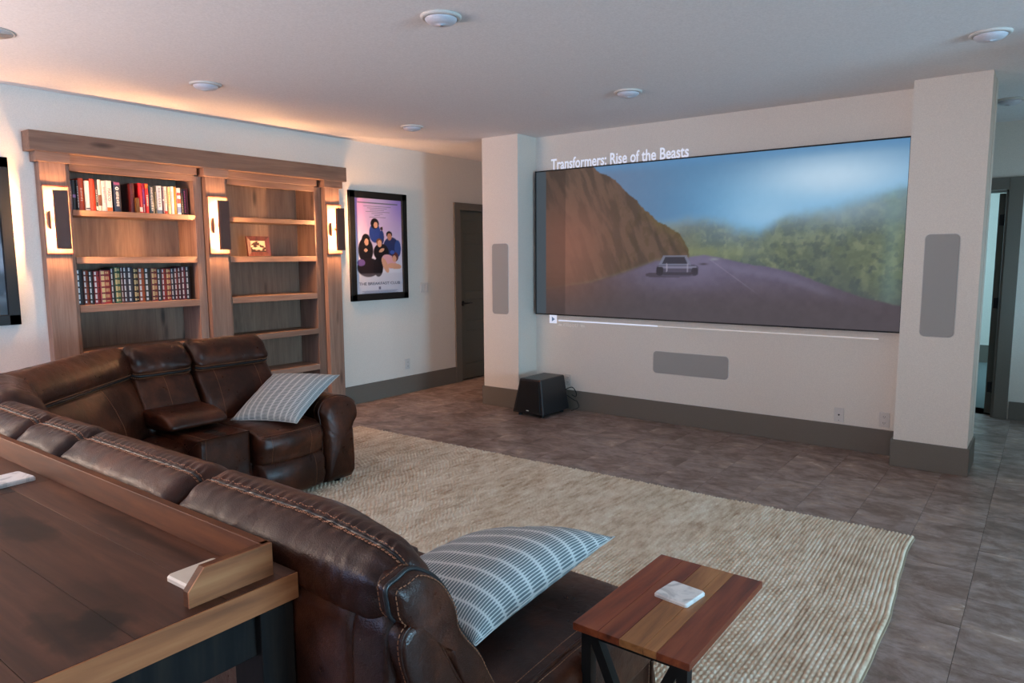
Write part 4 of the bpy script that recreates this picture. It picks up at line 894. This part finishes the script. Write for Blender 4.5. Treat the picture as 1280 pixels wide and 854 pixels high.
# corner wedge
P1, P2 = Vector((1.10, -4.02, 0)), Vector((1.88, -4.93, 0)); dv = P2-P1; ang = math.atan2(dv.y, dv.x)
wed = Fr((P1.x, P1.y), ang)          # S from P1 to P2; forward to the room side (+x,+y)
wed.O = P1-wed.F*.13; left_back(.0, dv.length-.02, fr=wed, vert=(.42, .80), dz=0, r=.07)
P3, P4 = Vector((1.90, -4.90, 0)), Vector((2.53, -5.06, 0)); dv2 = P4-P3; wed2 = Fr((P3.x, P3.y), math.atan2(dv2.y, dv2.x)); wed2.O = P3-wed2.F*.13; left_back(.0, dv2.length, fr=wed2, vert=(.5,), dz=.02, r=.09)
SEATW = [(.30, .26), (.28, .40), (.40, .46), (.56, .47), (.70, .46), (.76, .41), (.76, .33), (.7, .27), (.5, .25)]
cushion('corner_seat', wed, SEATW, .02, dv.length+.1, .06, .06, 40, 20, .003)
cushion('seat_cushion', near, [(f*.80+.05, z) for f, z in SEAT], 2.55, 3.0, .06, .06, 30, 14, .003)
cushion('outer_back', wed, [(.0, .05), (.0, .5), (.06, .85), (.14, .90), (.22, .6), (.28, .05)], .0, dv.length, .03, .03, 24, 14, .002, gather=0)
o = obj('stitching', thread, m_stitch, sofa); o['kind'] = 'stuff'; rel(o)

# ------------------------------------------------------------------ pillows
def uvf(t):
    a = 2*t-1; return .5+.5*math.copysign(1-max(0, 1-abs(a))**.72, a)
def pillow(name, A, Bc, Cc, Dc, thick, mat, label, sag=.0, up=Vector((0, 0, 1)), flat=.5, swap=False, bulge_dir=None, ear=.03):
    """corners A B C D in order; both faces bulge; corners pull out into ears"""
    A, Bc, Cc, Dc = map(Vector, (A, Bc, Cc, Dc)); nrm = (Bc-A).cross(Dc-A).normalized()
    if nrm.dot(up) < 0: nrm = -nrm
    n = 44; cen = (A+Bc+Cc+Dc)/4; bm = bmesh.new(); uvl = bm.loops.layers.uv.new('UVMap'); grids = []
    for sgn in (1, -1):
        g_ = []
        for j in range(n+1):
            row = []
            for i in range(n+1):
                u, v = i/n, j/n; a, b = 2*u-1, 2*v-1
                p = A*(1-u)*(1-v)+Bc*u*(1-v)+Cc*u*v+Dc*(1-u)*v
                pin = .045*((1-a*a)*(b**4)+(1-b*b)*(a**4)); p = p+(cen-p)*pin*1.6
                h_ = ((1-a**4)*(1-b**4))**.62*thick/2*(.8+.2*(1-a*a)*(1-b*b))
                w_ = wrinkle(p+Vector((sgn, 0, 0)), .0045)*((1-a*a)*(1-b*b))**.3
                q = p+nrm*(sgn*(h_*(1 if sgn > 0 else flat)+ (w_ if h_ > 0 else 0)))
                row.append(q)
            g_.append(row)
        grids.append(g_)
    for gi, g_ in enumerate(grids):
        vs = [[bm.verts.new(q) for q in row] for row in g_]
        for j in range(n):
            for i in range(n):
                f = bm.faces.new((vs[j][i], vs[j][i+1], vs[j+1][i+1], vs[j+1][i])); f.smooth = True
                for lp, (ii, jj) in zip(f.loops, ((i, j), (i+1, j), (i+1, j+1), (i, j+1))):
                    lp[uvl].uv = (uvf(jj/n), uvf(ii/n)) if swap else (uvf(ii/n), uvf(jj/n))
    bmesh.ops.remove_doubles(bm, verts=bm.verts, dist=.0004)
    t = empty(name, cen-Vector((0, 0, thick/2))); tag(t, label, 'pillow', None); o = rel(obj('cover', bm, mat, t, True))
    edge = []
    for (P, Q) in ((A, Bc), (Bc, Cc), (Cc, Dc), (Dc, A)):
        for k in range(24):
            p = P.lerp(Q, k/24); a = 2*k/24-1; edge.append(p+(cen-p)*.045*(1-a*a)*1.6)
    b2 = bmesh.new(); tube(b2, edge+[edge[0]], .0022, 6); rel(obj('seam', b2, mat, t, True))
pillow('throw_pillow', (4.675, -4.69, .545), (4.715, -4.03, .630), (4.21, -4.11, .505), (4.19, -4.72, .505), .235, m_fab, 'grey and white dashed throw pillow lying on the near seat by the side table', swap=False, flat=.45)
pillow('throw_pillow', (1.62, -3.53, .50), (2.09, -3.36, .515), (1.90, -2.86, .735), (1.42, -3.06, .725), .15, m_fab2, 'grey and white dashed throw pillow leaning on the far armrest', swap=False, flat=.5)

# ------------------------------------------------------------------ sofa table with raised rail
tb = empty('sofa_table', (3.2, -5.6, 0)); tag(tb, 'rustic dark wood sofa table with black steel legs behind the sofa', 'table')
zt = .90; yb, yf = -5.163, -6.4; xr, xl = 4.60, 1.9
def tb_(name, *a, mat=m_top, bev=.003): return R2(box(name, *a, mat, tb, bev))
wp = [.155, .17, .16, .175, .165, .18, .15]; y = yb; 
k = 0
for wi in wp:
    y1_ = y; y0_ = max(y-wi, yf); 
    cuts = [xl, xl+random.uniform(.5, 1.0), xl+random.uniform(1.4, 1.9), xr-.004]
    for q in range(3): tb_('top_plank', cuts[q]+.0006, cuts[q+1]-.0006, y0_+.0006, y1_-.0006, zt-.05, zt-random.uniform(0, .0003), bev=.0004)
    y = y0_
    if y <= yf: break
bot = tb_('underside_panel', xl+.01, xr-.01, yf+.01, yb-.01, zt-.054, zt-.049)
tb_('sawn_end_edge', xr-.004, xr, yf, yb, zt-.055, zt-.0005, mat=m_edge, bev=.001)
# legs and apron of blackened square steel
for (x0_, x1_) in ((xr-.115, xr-.012), (xl+.012, xl+.115)):
    for (y0_, y1_) in ((yb-.083, yb-.006), (yf+.006, yf+.083)): tb_('leg', x0_, x1_, y0_, y1_, 0, zt-.062, mat=m_iron, bev=.003)
tb_('end_apron', xr-.10, xr-.03, yf+.08, yb-.08, zt-.155, zt-.062, mat=m_iron); tb_('end_apron', xl+.03, xl+.10, yf+.08, yb-.08, zt-.155, zt-.062, mat=m_iron)
tb_('long_apron', xl+.11, xr-.11, yb-.07, yb-.02, zt-.155, zt-.062, mat=m_iron); tb_('long_apron', xl+.11, xr-.11, yf+.02, yf+.07, zt-.155, zt-.062, mat=m_iron)
# raised rail: long back strip and angled end piece
tb_('back_rail', xl+.02, 4.562, -5.218, -5.198, zt, zt+.068, mat=m_rail, bev=.0015)
def rail_end(x0_, x1_, mat_in, nm):
    pts = [(-5.2005, zt), (-5.2005, zt+.068), (-5.345, zt+.068), (-5.378, zt+.030), (-5.378, zt)]
    bm = bmesh.new(); a = [bm.verts.new((x0_, *p)) for p in pts]; b_ = [bm.verts.new((x1_, *p)) for p in pts]; bm.faces.new(a); bm.faces.new(b_)
    for q in range(5): bm.faces.new((a[q], a[(q+1) % 5], b_[(q+1) % 5], b_[q]))
    return R2(obj(nm, bm, mat_in, tb))
rail_end(4.550, 4.566, m_rail, 'rail_end'); rail_end(4.566, 4.570, m_edge, 'rail_end_face'); rail_end(xl+.01, xl+.03, m_rail, 'rail_end')

def coaster(cx, cy, z, size, th, rot, mat, label):
    bm = bmesh.new(); rounded_panel(bm, size, size, th, .008, 4)
    for v in bm.verts: v.co = Vector((v.co.x, v.co.z, -v.co.y))
    bmesh.ops.recalc_face_normals(bm, faces=bm.faces)
    o = obj('coaster', bm, mat); o.location = (cx, cy, z); o.rotation_euler = (0, 0, rot); tag(o, label, 'coaster'); return o
coaster(4.470, -5.292, zt, .105, .012, .02, m_travert, 'cream stone coaster in the corner of the raised rail of the sofa table')
coaster(3.415, -5.30, zt, .105, .012, .10, m_marble, 'white stone coaster at the left edge of view on the sofa table')

# ------------------------------------------------------------------ C side table
stb = empty('side_table', (5.03, -4.26, 0)); tag(stb, 'small acacia wood side table with black metal frame on the rug', 'table')
zc = .60; ax0, ax1, ay0, ay1 = 4.868, 5.188, -4.528, -4.003
cuts = [ax0, ax0+.062, ax0+.118, ax0+.205, ax0+.262, ax1]; mats = [m_acacia1, m_acacia2, m_acacia1, m_acacia2, m_acacia1]
cuts = [ax0, ax0+.075, ax0+.135, ax0+.20, ax0+.235, ax1]; mats = [m_acacia1, m_acacia1, m_acacia2, m_acacia2, m_acacia1]
for q in range(5): R2(box('top_plank', cuts[q]+.0003, cuts[q+1]-.0003, ay0, ay1, zc-.020, zc-.0002*q, mats[q], stb, .0012))
def bar(name, a, b, s=.010):
    a, b = Vector(a), Vector(b); d = (b-a).normalized(); u = Vector((0, 1, 0)); v = d.cross(u); v.normalize(); bm = bmesh.new()
    add_ring_surface(bm, [[p+(u*i+v*j)*s for i, j in ((-1, -1), (1, -1), (1, 1), (-1, 1))] for p in (a, b)]); R2(obj(name, bm, m_black, stb))
for xx_ in (ax0+.028, ax1-.028): bar('foot_bar', (xx_, ay0+.02, .040), (xx_, ay1-.03, .040), .013); bar('top_bar', (xx_, ay0+.02, zc-.034), (xx_, ay1-.03, zc-.034), .013)
for yy_ in (ay0+.035,):
    bar('leg', (ax0+.028, yy_, .028), (ax0+.028, yy_, zc-.020), .014); bar('leg', (ax1-.028, yy_, .028), (ax1-.028, yy_, zc-.020), .014)
    bar('cross_brace', (ax0+.045, yy_+.0, zc-.03), (ax1-.04, yy_, .06), .013); bar('cross_brace', (ax1-.045, yy_+.027, zc-.03), (ax0+.04, yy_+.027, .06), .013)
    bar('top_bar', (ax0+.03, yy_, zc-.031), (ax1-.03, yy_, zc-.031), .010); bar('foot_bar', (ax0+.01, yy_, .038), (ax1-.01, yy_, .038), .010)
coaster(5.03, -4.228, zc, .104, .011, -.12, m_marble, 'white marble coaster on the small acacia side table')
